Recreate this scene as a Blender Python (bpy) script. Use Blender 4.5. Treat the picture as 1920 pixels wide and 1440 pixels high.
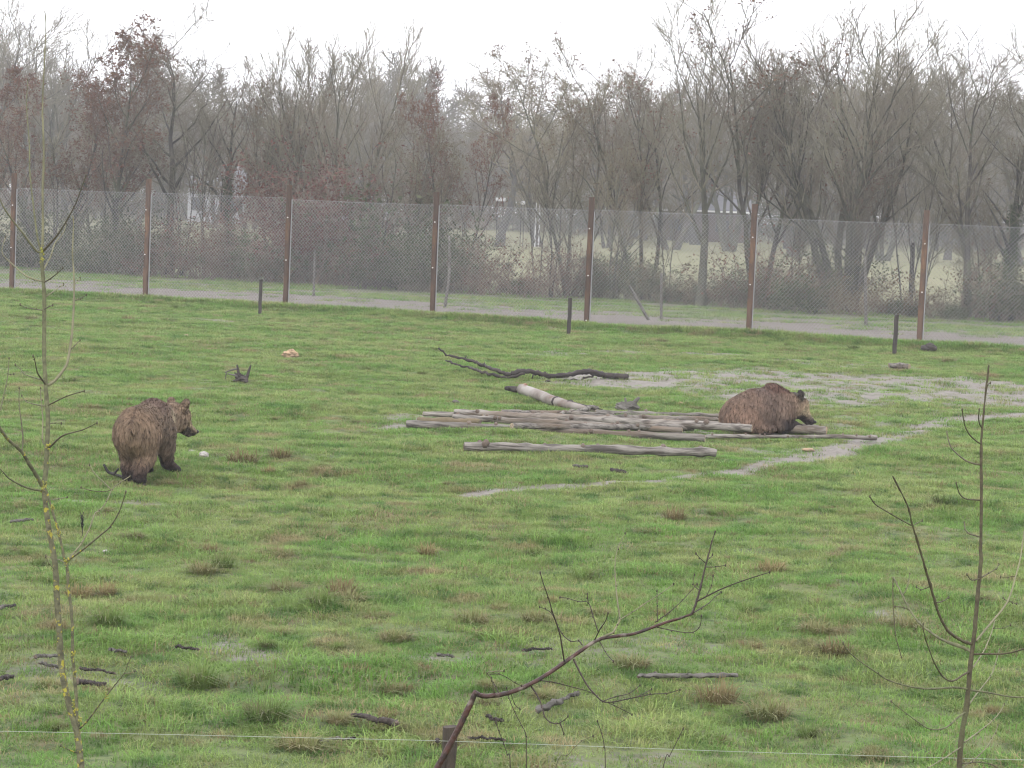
import bpy, math, random
import numpy as np
from mathutils import Matrix, Vector
from mathutils.kdtree import KDTree

SC = bpy.context.scene
COL = SC.collection
R = math.radians
for o in list(bpy.data.objects):
    bpy.data.objects.remove(o)

# ------------------------------------------------------------------ camera, sky, sun, exposure
FPX, CAMH, TILT, ROLL = 4500.0, 3.4, R(4.43), R(2.15)     # focal length in photo pixels (1920 wide)
cam_d = bpy.data.cameras.new('camera')
cam_d.sensor_fit = 'HORIZONTAL'; cam_d.sensor_width = 36.0
cam_d.lens = 36.0 * FPX / 1920.0
cam_d.clip_start = 0.1; cam_d.clip_end = 3000
cam = bpy.data.objects.new('camera', cam_d); COL.objects.link(cam)
FW = np.array([0, math.cos(TILT), -math.sin(TILT)])
U0 = np.array([0, math.sin(TILT), math.cos(TILT)]); R0 = np.array([1.0, 0, 0])
RT = R0 * math.cos(ROLL) + U0 * math.sin(ROLL)
UP = -R0 * math.sin(ROLL) + U0 * math.cos(ROLL)
cam.matrix_world = Matrix(((RT[0], UP[0], -FW[0], 0), (RT[1], UP[1], -FW[1], 0), (RT[2], UP[2], -FW[2], CAMH), (0, 0, 0, 1)))
SC.camera = cam

world = bpy.data.worlds.new('World'); SC.world = world; world.use_nodes = True
nt = world.node_tree; nt.nodes.clear()
sky = nt.nodes.new('ShaderNodeTexSky'); sky.sky_type = 'NISHITA'; sky.sun_disc = False
sky.sun_elevation = R(42); sky.sun_rotation = R(200); sky.dust_density = 5.0; sky.air_density = 1.0
hs = nt.nodes.new('ShaderNodeHueSaturation'); hs.inputs['Saturation'].default_value = 0.12
mx = nt.nodes.new('ShaderNodeMixRGB'); mx.inputs['Fac'].default_value = 0.85
mx.inputs['Color2'].default_value = (13.2, 13.2, 13.9, 1)        # even cloud layer
bg = nt.nodes.new('ShaderNodeBackground'); bg.inputs['Strength'].default_value = 0.13
wo = nt.nodes.new('ShaderNodeOutputWorld')
nt.links.new(sky.outputs[0], hs.inputs['Color']); nt.links.new(hs.outputs[0], mx.inputs['Color1'])
nt.links.new(mx.outputs[0], bg.inputs['Color']); nt.links.new(bg.outputs[0], wo.inputs['Surface'])

sun_d = bpy.data.lights.new('sun', 'SUN'); sun_d.energy = 0.8; sun_d.angle = R(40); sun_d.color = (1.0, 0.97, 0.93)
sun = bpy.data.objects.new('sun', sun_d); COL.objects.link(sun)
sun.rotation_euler = (R(48), 0, R(-20))

SC.view_settings.view_transform = 'Standard'; SC.view_settings.look = 'None'
SC.view_settings.exposure = 0.42; SC.view_settings.gamma = 1.0
SC.render.engine = 'CYCLES'
cy = SC.cycles
cy.max_bounces = 4; cy.diffuse_bounces = 2; cy.glossy_bounces = 2; cy.transmission_bounces = 4
cy.transparent_max_bounces = 8; cy.volume_bounces = 0; cy.use_denoising = True; cy.denoiser = 'OPENIMAGEDENOISE'; cy.denoising_input_passes = 'RGB_ALBEDO_NORMAL'; cy.filter_width = 1.2; cy.adaptive_threshold = .006
cy.caustics_reflective = False; cy.caustics_refractive = False

# ------------------------------------------------------------------ noise and ground shape
def vnoise(x, y, seed=0):
    x = np.asarray(x, float); y = np.asarray(y, float)
    xi = np.floor(x).astype(np.int64); yi = np.floor(y).astype(np.int64)
    fx = x - xi; fy = y - yi
    fx = fx * fx * (3 - 2 * fx); fy = fy * fy * (3 - 2 * fy)
    def hsh(a, b):
        n = (a * 374761393 + b * 668265263 + seed * 974634777) & 0x7fffffff
        n = ((n ^ (n >> 13)) * 1274126177) & 0x7fffffff
        n = ((n ^ (n >> 16)) * 1103515245) & 0x7fffffff
        return (n % 100003) / 100003.0
    a = hsh(xi, yi); b = hsh(xi + 1, yi); c = hsh(xi, yi + 1); d = hsh(xi + 1, yi + 1)
    return (a * (1 - fx) + b * fx) * (1 - fy) + (c * (1 - fx) + d * fx) * fy

FN = np.array([0.360, 0.933]); FT = np.array([0.933, -0.360])     # fence: normal (away) and direction
F0 = np.array([0.0, 65.95])
def behind(x, y):                                                 # metres behind the fence line
    return (np.asarray(x) - F0[0]) * FN[0] + (np.asarray(y) - F0[1]) * FN[1]
def hgt(x, y):
    s = behind(x, y)
    inside = np.clip(-s / 1.5, 0, 1)
    amp = 0.35 + 0.65 * inside
    h = amp * (0.10 * (vnoise(np.asarray(x) / 3.1, np.asarray(y) / 3.1, 1) - .5)
         + 0.07 * (vnoise(np.asarray(x) / 0.85, np.asarray(y) / 0.85, 2) - .5)
         + 0.05 * (vnoise(np.asarray(x) / 0.33, np.asarray(y) / 0.33, 3) - .5))
    h = h + 0.22 * np.exp(-((s + 0.9) / 0.9) ** 2) * 0.5
    h = h - 0.10 * np.exp(-((s - 2.2) / 1.6) ** 4)
    return h
def ray(px, py):
    v = FW * FPX + RT * (px - 960) + UP * (720 - py)
    return v / v[1]
def P(px, py, d):                                                 # point at forward distance d
    return np.array([0, 0, CAMH]) + ray(px, py) * d
def G(px, py):                                                    # point on the ground
    r = ray(px, py); z = 0.0
    for _ in range(6):
        t = (z - CAMH) / r[2]; p = np.array([0, 0, CAMH]) + r * t
        z = float(hgt(p[0], p[1]))
    return np.array([p[0], p[1], z])
def pxm(p):                                                       # photo pixels per metre at a point
    return FPX / p[1]

# ------------------------------------------------------------------ materials
def mat(name, col, rough=0.8, col2=None, scale=8.0, detail=4.0, bump=0.0, bscale=None, attr=None, rand=0.0,
        stretch=(1, 1, 1), lo=0.35, hi=0.65, coords='Object', col3=None, scale3=2.0, lo3=.5, hi3=.7, trans=0.0, spec=0.3):
    m = bpy.data.materials.new(name); m.use_nodes = True
    t = m.node_tree; n = t.nodes; b = n['Principled BSDF']
    b.inputs['Roughness'].default_value = rough
    b.inputs['Specular IOR Level'].default_value = spec
    tc = n.new('ShaderNodeTexCoord'); mp = n.new('ShaderNodeMapping'); mp.inputs['Scale'].default_value = stretch
    if coords == 'World':
        ge = n.new('ShaderNodeNewGeometry'); t.links.new(ge.outputs['Position'], mp.inputs['Vector'])
    else:
        t.links.new(tc.outputs[coords], mp.inputs['Vector'])
    def noise(sc, lo_, hi_):
        nz = n.new('ShaderNodeTexNoise'); nz.inputs['Scale'].default_value = sc; nz.inputs['Detail'].default_value = detail
        t.links.new(mp.outputs[0], nz.inputs['Vector'])
        mr = n.new('ShaderNodeMapRange'); mr.inputs[1].default_value = lo_; mr.inputs[2].default_value = hi_
        t.links.new(nz.outputs['Fac'], mr.inputs[0]); return mr.outputs[0]
    out = None
    if attr:
        a = n.new('ShaderNodeAttribute'); a.attribute_name = attr; out = a.outputs['Color']
    def mixin(cur, fac, c):
        x = n.new('ShaderNodeMixRGB'); t.links.new(fac, x.inputs['Fac'])
        if cur is None: x.inputs['Color1'].default_value = (*col, 1)
        else: t.links.new(cur, x.inputs['Color1'])
        x.inputs['Color2'].default_value = (*c, 1); return x.outputs[0]
    if col2: out = mixin(out, noise(scale, lo, hi), col2)
    if col3: out = mixin(out, noise(scale3, lo3, hi3), col3)
    if rand:
        oi = n.new('ShaderNodeObjectInfo'); h2 = n.new('ShaderNodeHueSaturation')
        mr = n.new('ShaderNodeMapRange'); mr.inputs[3].default_value = 1 - rand; mr.inputs[4].default_value = 1 + rand
        t.links.new(oi.outputs['Random'], mr.inputs[0]); t.links.new(mr.outputs[0], h2.inputs['Value'])
        if out is None: h2.inputs['Color'].default_value = (*col, 1)
        else: t.links.new(out, h2.inputs['Color'])
        out = h2.outputs[0]
    if out is None: b.inputs['Base Color'].default_value = (*col, 1)
    else: t.links.new(out, b.inputs['Base Color'])
    if bump:
        nz = n.new('ShaderNodeTexNoise'); nz.inputs['Scale'].default_value = bscale or scale * 2; nz.inputs['Detail'].default_value = 5
        t.links.new(mp.outputs[0], nz.inputs['Vector'])
        bp = n.new('ShaderNodeBump'); bp.inputs['Strength'].default_value = bump; bp.inputs['Distance'].default_value = 0.02
        t.links.new(nz.outputs['Fac'], bp.inputs['Height']); t.links.new(bp.outputs[0], b.inputs['Normal'])
    if trans:
        tr = n.new('ShaderNodeBsdfTranslucent'); ms = n.new('ShaderNodeMixShader'); ms.inputs[0].default_value = trans
        if out is None: tr.inputs[0].default_value = (*col, 1)
        else: t.links.new(out, tr.inputs[0])
        t.links.new(b.outputs[0], ms.inputs[1]); t.links.new(tr.outputs[0], ms.inputs[2])
        t.links.new(ms.outputs[0], n['Material Output'].inputs['Surface'])
    return m

M = {}
M['bark'] = mat('bark', (.085, .078, .066), .9, (.05, .046, .042), 3, bump=.4, col3=(.10, .115, .06), scale3=1.2, rand=.25)
M['bark_green'] = mat('bark_green', (.11, .112, .078), .9, (.065, .063, .05), 3, bump=.3, rand=.2)
M['bark_dark'] = mat('bark_dark', (.045, .042, .042), .9, (.07, .07, .055), 4, bump=.4)
M['twig'] = mat('twig', (.165, .142, .112), .9, (.19, .18, .13), .7, rand=.22)
M['twig_olive'] = mat('twig_olive', (.205, .195, .125), .9, (.18, .145, .11), .7, rand=.2)
M['twig_red'] = mat('twig_red', (.165, .12, .095), .9, (.18, .15, .112), .7, rand=.2)
M['leaf_russet'] = mat('leaf_russet', (.155, .075, .052), .8, (.12, .066, .05), 1.5, rand=.15, col3=(.17, .10, .05), scale3=5, trans=.25)
M['leaf_red'] = mat('leaf_red', (.17, .065, .05), .8, (.12, .06, .05), 1.5, rand=.1, trans=.25)
M['leaf_olive'] = mat('leaf_olive', (.12, .105, .055), .8, (.14, .085, .05), 1.2, rand=.15, trans=.25)
M['leaf_green'] = mat('leaf_green', (.065, .088, .04), .95, (.09, .10, .055), 2, rand=.2, trans=.2)
M['leaf_ivy'] = mat('leaf_ivy', (.035, .055, .025), .6, (.06, .08, .035), 2, trans=.15)
M['rust'] = mat('rust', (.105, .064, .045), .85, (.062, .042, .034), 2.2, bump=.2, stretch=(3, 3, .8), col3=(.16, .088, .05), scale3=3, rand=.2)
M['dark_wood'] = mat('dark_wood', (.035, .03, .028), .85, (.06, .05, .045), 4, bump=.3, stretch=(4, 4, .6))
M['zinc'] = mat('zinc', (.36, .36, .37), .6, (.28, .28, .29), 3)
M['white'] = mat('white_plastic', (.85, .85, .85), .35)
M['weathered'] = mat('weathered_wood', (.235, .215, .19), .8, (.075, .065, .057), 14, detail=7, lo=.42, hi=.62, stretch=(.22, 1.5, 1.5), bump=1.0, bscale=26, col3=(.15, .115, .085), scale3=2.2, lo3=.52, hi3=.68, rand=.2)
M['mossy'] = mat('mossy_wood', (.10, .09, .05), .9, (.17, .13, .085), 4, bump=.5, bscale=12)
M['cut'] = mat('cut_wood', (.30, .26, .20), .8, (.30, .22, .14), 9, bump=.2)
M['knot'] = mat('knot_wood', (.10, .075, .06), .9, (.16, .125, .10), 9, bump=.5)
M['char'] = mat('wet_dark_bark', (.026, .021, .02), .7, (.055, .044, .038), 5, bump=.6, bscale=18)
M['birch'] = mat('peeled_birch', (.30, .275, .25), .7, (.15, .12, .10), 2.6, bump=.3, col3=(.16, .09, .06), scale3=3, lo3=.62, hi3=.7)
M['splinter'] = mat('splintered_wood', (.38, .22, .145), .8, (.24, .13, .09), 8, bump=.6)
M['grey_wood'] = mat('grey_driftwood', (.15, .14, .125), .85, (.07, .064, .056), 6, bump=.6)
M['stone'] = mat('pale_stone', (.42, .39, .37), .75, (.26, .24, .22), 12, bump=.4)
M['orange_stone'] = mat('sandy_chunk', (.42, .29, .18), .8, (.22, .16, .11), 9, bump=.5)
M['black'] = mat('black_bark', (.012, .012, .012), .6, (.03, .028, .025), 12, bump=.3)
M['stem_lichen'] = mat('lichen_bark', (.16, .155, .09), .85, (.085, .08, .05), 40, bump=.4, col3=(.36, .32, .05), scale3=32, lo3=.58, hi3=.64)
M['stem_green'] = mat('green_bark', (.15, .155, .08), .7, (.085, .083, .048), 40, bump=.25)
M['stem_pale'] = mat('pale_twig', (.21, .20, .12), .7, (.13, .125, .075), 12)
M['stem_brown'] = mat('brown_bark', (.095, .08, .046), .6, (.055, .045, .028), 50, bump=.25, col3=(.10, .10, .05), scale3=6, lo3=.5, hi3=.65)
M['stem_red'] = mat('red_bark', (.075, .033, .026), .4, (.03, .021, .019), 25, bump=.4, bscale=60, col3=(.17, .14, .115), scale3=14, lo3=.58, hi3=.68)
M['stem_twig'] = mat('dark_red_twig', (.045, .028, .023), .5, (.032, .021, .018), 12)
M['lichen'] = mat('yellow_lichen', (.33, .30, .05), .9, (.24, .25, .08), 30, bump=.5)
M['cord'] = mat('white_cord', (.34, .37, .31), .5)
M['nose'] = mat('wet_nose', (.012, .011, .011), .3)
M['claw'] = mat('claw_horn', (.05, .04, .03), .4)
M['drop'] = None
M['house_wall'] = mat('pale_render', (.38, .38, .40), .9, (.33, .33, .35), 2)
M['house_roof'] = mat('pale_roof', (.24, .25, .28), .9, (.18, .19, .21), 3)
M['barn_wall'] = mat('brown_boards', (.12, .085, .07), .9, (.09, .065, .055), 2, stretch=(6, 6, .5))
M['barn_roof'] = mat('grey_tin_roof', (.15, .15, .16), .9, (.18, .18, .2), 3)
M['red_brick'] = mat('red_brick', (.30, .10, .085), .85, (.22, .08, .07), 5)
M['glass'] = mat('window_glass', (.05, .055, .065), .1)
M['conifer'] = mat('conifer_needles', (.05, .07, .055), .9, (.035, .05, .04), 2)
M['straw'] = mat('straw_grass', (.25, .20, .10), .8, (.17, .14, .06), 4, trans=.2, rand=.2)
M['tuss_green'] = mat('tussock_green', (.15, .25, .055), .7, (.15, .15, .06), 4, trans=.25, rand=.25)
M['tuss_mix'] = mat('tussock_mixed', (.19, .22, .08), .7, (.24, .20, .10), 5, trans=.25, rand=.2)

# ------------------------------------------------------------------ object helpers
def mesh_from(verts, faces, name, smooth=True):
    me = bpy.data.meshes.new(name); me.from_pydata([tuple(v) for v in verts], [], [tuple(f) for f in faces]); me.update()
    if smooth: me.polygons.foreach_set('use_smooth', [True] * len(me.polygons))
    return me
def mesh_np(verts, tris, name, smooth=False):                     # fast: all faces with the same corner count
    verts = np.ascontiguousarray(verts, np.float32); tris = np.ascontiguousarray(tris, np.int32)
    k = tris.shape[1]; me = bpy.data.meshes.new(name)
    me.vertices.add(len(verts)); me.vertices.foreach_set('co', verts.ravel())
    me.loops.add(tris.size); me.loops.foreach_set('vertex_index', tris.ravel())
    me.polygons.add(len(tris)); me.polygons.foreach_set('loop_start', np.arange(0, tris.size, k, dtype=np.int32))
    me.polygons.foreach_set('loop_total', np.full(len(tris), k, np.int32))
    if smooth: me.polygons.foreach_set('use_smooth', np.ones(len(tris), bool))
    me.update(calc_edges=True); me.validate(); return me
def link(name, me, m=None, parent=None, loc=None):
    o = bpy.data.objects.new(name, me); COL.objects.link(o)
    if m is not None and len(me.materials) == 0: me.materials.append(m)
    if parent is not None: o.parent = parent
    if loc is not None: o.location = loc
    return o
def tag(o, label=None, cat=None, group=None, kind=None):
    if label: o['label'] = label
    if cat: o['category'] = cat
    if group: o['group'] = group
    if kind: o['kind'] = kind
    return o
def empty(name, loc, rz=0.0):
    o = bpy.data.objects.new(name, None); COL.objects.link(o); o.location = loc; o.rotation_euler = (0, 0, rz)
    o.empty_display_size = .2
    return o
def copy_tree(o, parent=None):
    c = o.copy(); COL.objects.link(c)
    if parent is not None: c.parent = parent
    for ch in o.children: copy_tree(ch, c)
    return c

def tubes(groups):
    """groups: list of (pts[n,k,3], rad[n,k], sides) -> verts, quads"""
    V, Q, base = [], [], 0
    for pts, rad, sd in groups:
        pts = np.asarray(pts, float); rad = np.asarray(rad, float)
        n, k, _ = pts.shape
        tn = np.gradient(pts, axis=1); tn /= (np.linalg.norm(tn, axis=2, keepdims=True) + 1e-9)
        ref = np.zeros((n, 1, 3)); mean = np.abs(tn.mean(1)); ax = np.argmin(mean, 1); ref[np.arange(n), 0, ax] = 1
        u = np.cross(tn, np.broadcast_to(ref, tn.shape)); u /= (np.linalg.norm(u, axis=2, keepdims=True) + 1e-9)
        w = np.cross(tn, u)
        a = np.arange(sd) * 2 * np.pi / sd
        ring = u[:, :, None, :] * np.cos(a)[None, None, :, None] + w[:, :, None, :] * np.sin(a)[None, None, :, None]
        v = pts[:, :, None, :] + ring * rad[:, :, None, None]
        V.append(v.reshape(-1, 3))
        b = base + (np.arange(n) * k * sd)[:, None, None]
        i = np.arange(k - 1)[None, :, None] * sd; j = np.arange(sd)[None, None, :]; j2 = (j + 1) % sd
        q = np.stack([b + i + j, b + i + j2, b + i + sd + j2, b + i + sd + j], -1).reshape(-1, 4)
        Q.append(q); base += n * k * sd
    return np.concatenate(V), np.concatenate(Q)
def poly_tube(pts, rad, sides=6, cap=True, sub=4):
    """smooth tube through points; returns verts, faces"""
    pts = np.asarray(pts, float); rad = np.asarray(rad, float)
    if len(pts) > 2 and sub > 1:
        pp = np.vstack([2 * pts[0] - pts[1], pts, 2 * pts[-1] - pts[-2]])
        out, ro = [], []
        for i in range(1, len(pp) - 2):
            for q in range(sub):
                t = q / sub
                out.append(.5 * (2 * pp[i] + (pp[i + 1] - pp[i - 1]) * t + (2 * pp[i - 1] - 5 * pp[i] + 4 * pp[i + 1] - pp[i + 2]) * t * t + (3 * pp[i] - pp[i - 1] - 3 * pp[i + 1] + pp[i + 2]) * t ** 3))
                ro.append(rad[i - 1] * (1 - t) + rad[i] * t)
        out.append(pts[-1]); ro.append(rad[-1]); pts = np.array(out); rad = np.array(ro)
    v, q = tubes([(pts[None], rad[None], sides)])
    f = [tuple(x) for x in q]
    if cap:
        f.append(tuple(range(sides))[::-1]); n = len(v); f.append(tuple(range(n - sides, n)))
    return v, f
def join(parts):
    V, F, b = [], [], 0
    for v, f in parts:
        V.append(np.asarray(v)); F += [tuple(i + b for i in x) for x in f]; b += len(v)
    return np.concatenate(V), F
def box(x0, x1, y0, y1, z0, z1):
    v = [(x0, y0, z0), (x1, y0, z0), (x1, y1, z0), (x0, y1, z0), (x0, y0, z1), (x1, y0, z1), (x1, y1, z1), (x0, y1, z1)]
    return v, [(0, 3, 2, 1), (4, 5, 6, 7), (0, 1, 5, 4), (1, 2, 6, 5), (2, 3, 7, 6), (3, 0, 4, 7)]

# ------------------------------------------------------------------ ground
MUD = [  # photo traces turned into ground traces: points, half width in metres, strength
    ([(1925, 778), (1780, 788), (1700, 808), (1620, 832), (1560, 848), (1480, 862)], .36, .78),
    ([(1480, 862), (1400, 884), (1200, 905), (1000, 918), (870, 931)], .17, .84),
    ([(1190, 712), (1400, 704), (1600, 716), (1760, 722), (1925, 735)], 2.0, .74),
    ([(1480, 740), (1600, 735), (1760, 745), (1925, 760)], 1.9, .70),
    ([(980, 666), (1180, 662), (1400, 668), (1560, 684), (1700, 692)], .6, .58),
    ([(1350, 835), (1450, 850), (1560, 838)], .35, .5),
    ([(1560, 800), (1680, 780), (1800, 770)], .8, .45),
    ([(720, 806), (745, 803)], .2, .7), ([(790, 786), (1060, 796), (1330, 808)], .75, .62),
    ([(340, 600), (420, 603)], .7, .6), ([(150, 940), (240, 942)], .18, .62), ([(290, 946), (320, 947)], .14, .6),
    ([(235, 1190), (275, 1190)], .12, .8), ([(460, 1232), (530, 1228)], .22, .62), ([(395, 1195), (430, 1215)], .2, .55),
    ([(60, 1245), (190, 1285)], .35, .45), ([(800, 1235), (880, 1240)], .25, .5), ([(450, 1280), (800, 1270)], .5, .3),
    ([(1000, 1230), (1300, 1210)], .6, .38), ([(1080, 1440), (1230, 1425)], .3, .5), ([(1640, 1150), (1690, 1160)], .2, .5)]
MUDW = [(np.array([G(*q)[:2] for q in pts]), w, s) for pts, w, s in MUD]
def mudmask(x, y):
    x = np.asarray(x, float); y = np.asarray(y, float); m = np.zeros_like(x)
    for pl, w, s in MUDW:
        best = np.full_like(x, 1e9)
        for a, b in zip(pl[:-1], pl[1:]):
            d = b - a; t = np.clip(((x - a[0]) * d[0] + (y - a[1]) * d[1]) / (d @ d), 0, 1)
            best = np.minimum(best, np.hypot(x - a[0] - t * d[0], y - a[1] - t * d[1]))
        m = np.maximum(m, s * np.clip(1.6 - best / w, 0, 1))
    return m
def axis(lo, hi, step, far_lo, far_hi, g=1.22):
    a = list(np.arange(lo, hi + 1e-6, step)); st = step
    while a[-1] < far_hi: st *= g; a.append(min(a[-1] + st, far_hi))
    st = step; b = []
    x = lo
    while x > far_lo: st *= g; x = max(x - st, far_lo); b.append(x)
    return np.array(b[::-1] + a)
GX = axis(-20, 20, .16, -330, 330); GY = axis(9, 90, .17, -40, 430)
gx, gy = np.meshgrid(GX, GY)
gz = hgt(gx, gy)
nx, ny = len(GX), len(GY)
idx = np.arange(nx * ny).reshape(ny, nx)
quads = np.stack([idx[:-1, :-1], idx[:-1, 1:], idx[1:, 1:], idx[1:, :-1]], -1).reshape(-1, 4)
gme = mesh_np(np.stack([gx, gy, gz], -1).reshape(-1, 3), quads, 'ground', True)
ca = gme.color_attributes.new('mask', 'FLOAT_COLOR', 'POINT')
S = behind(gx, gy)
cr = np.zeros((ny, nx, 4), np.float32); cr[..., 3] = 1
cr[..., 0] = mudmask(gx, gy)
cr[..., 1] = np.clip(S + .2, 0, 1) * np.clip((15 - S) / 9, .45, 1) * np.clip((22 - S) / 3, 0, 1)      # gravel and bare verge
cr[..., 2] = np.clip((S - 19) / 6, 0, 1)                                  # pale far field
ca.data.foreach_set('color', cr.ravel())

def hgrid(x, y):                                                  # height of the built sheet itself
    i = np.clip(np.searchsorted(GX, x) - 1, 0, nx - 2); j = np.clip(np.searchsorted(GY, y) - 1, 0, ny - 2)
    u = (x - GX[i]) / (GX[i + 1] - GX[i]); v = (y - GY[j]) / (GY[j + 1] - GY[j])
    return (gz[j, i] * (1 - u) + gz[j, i + 1] * u) * (1 - v) + (gz[j + 1, i] * (1 - u) + gz[j + 1, i + 1] * u) * v
def ground_material():
    m = bpy.data.materials.new('pasture'); m.use_nodes = True; t = m.node_tree; n = t.nodes; L = t.links.new
    b = n['Principled BSDF']; ge = n.new('ShaderNodeNewGeometry')
    at = n.new('ShaderNodeAttribute'); at.attribute_name = 'mask'; sp = n.new('ShaderNodeSeparateColor'); L(at.outputs['Color'], sp.inputs[0])
    def nz(sc, det=5, rough=.6):
        x = n.new('ShaderNodeTexNoise'); x.inputs['Scale'].default_value = sc; x.inputs['Detail'].default_value = det; x.inputs['Roughness'].default_value = rough
        L(ge.outputs['Position'], x.inputs['Vector']); return x.outputs['Fac']
    def rng(f, a, c):
        x = n.new('ShaderNodeMapRange'); x.inputs[1].default_value = a; x.inputs[2].default_value = c; L(f, x.inputs[0]); return x.outputs[0]
    def mix(f, a, c):
        x = n.new('ShaderNodeMixRGB'); L(f, x.inputs[0])
        for s, v in (('Color1', a), ('Color2', c)):
            if isinstance(v, tuple): x.inputs[s].default_value = (*v, 1)
            else: L(v, x.inputs[s])
        return x.outputs[0]
    def mth(op, a, c):
        x = n.new('ShaderNodeMath'); x.operation = op
        for i, v in enumerate((a, c)):
            if isinstance(v, (int, float)): x.inputs[i].default_value = v
            else: L(v, x.inputs[i])
        return x.outputs[0]
    c = mix(rng(nz(.55), .40, .62), (.10, .15, .048), (.15, .17, .07))
    c = mix(rng(nz(2.6, 5), .53, .62), c, (.065, .10, .035))
    c = mix(rng(nz(1.3, 6), .57, .70), c, (.15, .115, .07))
    c = mix(rng(nz(9, 8, .75), .5, .62), c, (.06, .08, .035))
    c = mix(rng(nz(17, 8, .75), .52, .66), c, (.14, .15, .065))
    mudc = mix(rng(nz(6), .4, .65), (.145, .126, .105), (.20, .178, .155))
    mudc = mix(rng(nz(14, 8, .75), .5, .62), mudc, (.09, .074, .058))
    mf = mth('ADD', sp.outputs[0], mth('MULTIPLY', mth('SUBTRACT', nz(4.5, 8, .8), .5), 1.7))
    mf = rng(mf, .32, .66)
    c = mix(mf, c, mudc)
    grav = mix(rng(nz(1.0), .35, .65), (.14, .122, .106), (.19, .168, .15))
    grav = mix(rng(nz(25), .5, .7), grav, (.085, .072, .062))
    gf = rng(mth('ADD', sp.outputs[1], mth('MULTIPLY', mth('SUBTRACT', nz(1.2, 8, .7), .5), 1.7)), .3, .62)
    c = mix(gf, c, grav)
    far = mix(rng(nz(.12), .35, .65), (.165, .17, .085), (.20, .19, .105))
    c = mix(sp.outputs[2], c, far)
    L(c, b.inputs['Base Color'])
    ro = n.new('ShaderNodeMapRange'); L(mf, ro.inputs[0]); ro.inputs[3].default_value = .9; ro.inputs[4].default_value = .5
    L(ro.outputs[0], b.inputs['Roughness']); b.inputs['Specular IOR Level'].default_value = .28
    bp = n.new('ShaderNodeBump'); bp.inputs['Strength'].default_value = .6; bp.inputs['Distance'].default_value = .05
    L(nz(9, 8, .7), bp.inputs['Height']); L(bp.outputs[0], b.inputs['Normal'])
    return m
ground = link('ground', gme, ground_material()); tag(ground, kind='structure')

# ------------------------------------------------------------------ chain-link fence
rngF = random.Random(5)
fence = empty('chain_link_fence', (0, 65.95, 0))
tag(fence, 'tall chain-link fence on rusty brown posts along the far edge of the pasture', 'fence')
BAY = 4.555; U_FIRST = -11.54                               # along-fence position of the post at photo x 277
def fpt(u, n=0.0, z=0.0):
    p = F0 + FT * u + FN * n
    return np.array([p[0] - 0.0, p[1] - 65.95, z])
rzF = math.atan2(FT[1], FT[0])
post_us = [U_FIRST + BAY * i for i in range(-2, 8)]
def bevel_post(w, d, h, rg, top_slope=0.0):
    v, f = [], []
    nz_ = 9; c = .012
    prof = [(-w / 2 + c, -d / 2), (w / 2 - c, -d / 2), (w / 2, -d / 2 + c), (w / 2, d / 2 - c), (w / 2 - c, d / 2), (-w / 2 + c, d / 2), (-w / 2, d / 2 - c), (-w / 2, -d / 2 + c)]
    for k in range(nz_):
        z = -.3 + (h + .3) * k / (nz_ - 1); jx = rg.uniform(-.006, .006); jy = rg.uniform(-.006, .006)
        for (x, y) in prof: v.append((x + jx, y + jy, z + (top_slope * x if k == nz_ - 1 else 0)))
    for k in range(nz_ - 1):
        for j in range(8):
            f.append((k * 8 + j, k * 8 + (j + 1) % 8, (k + 1) * 8 + (j + 1) % 8, (k + 1) * 8 + j))
    f.append(tuple(range((nz_ - 1) * 8, nz_ * 8))); return v, f
bulb_v, bulb_f = poly_tube([(0, 0, 0), (0, -.015, 0), (0, -.04, 0), (0, -.055, 0)], [.011, .016, .015, .008], 8, sub=1)
bulb_me = mesh_from(bulb_v, bulb_f, 'insulator'); bulb_me.materials.append(M['white'])
bolt_v, bolt_f = poly_tube([(0, 0, 0), (0, -.02, 0)], [.02, .018], 6, sub=1)
bolt_me = mesh_from(bolt_v, bolt_f, 'bolt', False); bolt_me.materials.append(M['dark_wood'])
strip_me = mesh_from(*box(-.012, .012, -.012, .012, .02, 3.12), 'edge_strip', False); strip_me.materials.append(M['zinc'])
for i, u in enumerate(post_us):
    h = 3.52 + rngF.uniform(-.06, .06)
    v, f = bevel_post(.13, .12, h, rngF, rngF.uniform(-.1, .1))
    p = link('post', mesh_from(v, f, 'post', False), M['rust'], fence, fpt(u, -.07, 0))
    p.rotation_euler = (R(rngF.uniform(-.4, .4)), R(rngF.uniform(-.2, .5)), rzF)
    for z in (2.63, 1.37, .14):
        b = link('insulator', bulb_me, None, p, (rngF.uniform(-.02, .02), -.061, z + rngF.uniform(-.03, .03)))
    for z in (1.05, 1.95): link('bolt', bolt_me, None, p, (-.02, -.061, z + rngF.uniform(-.1, .1)))
    st = link('edge_strip', strip_me, None, p, (.080, .03, 0))
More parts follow.
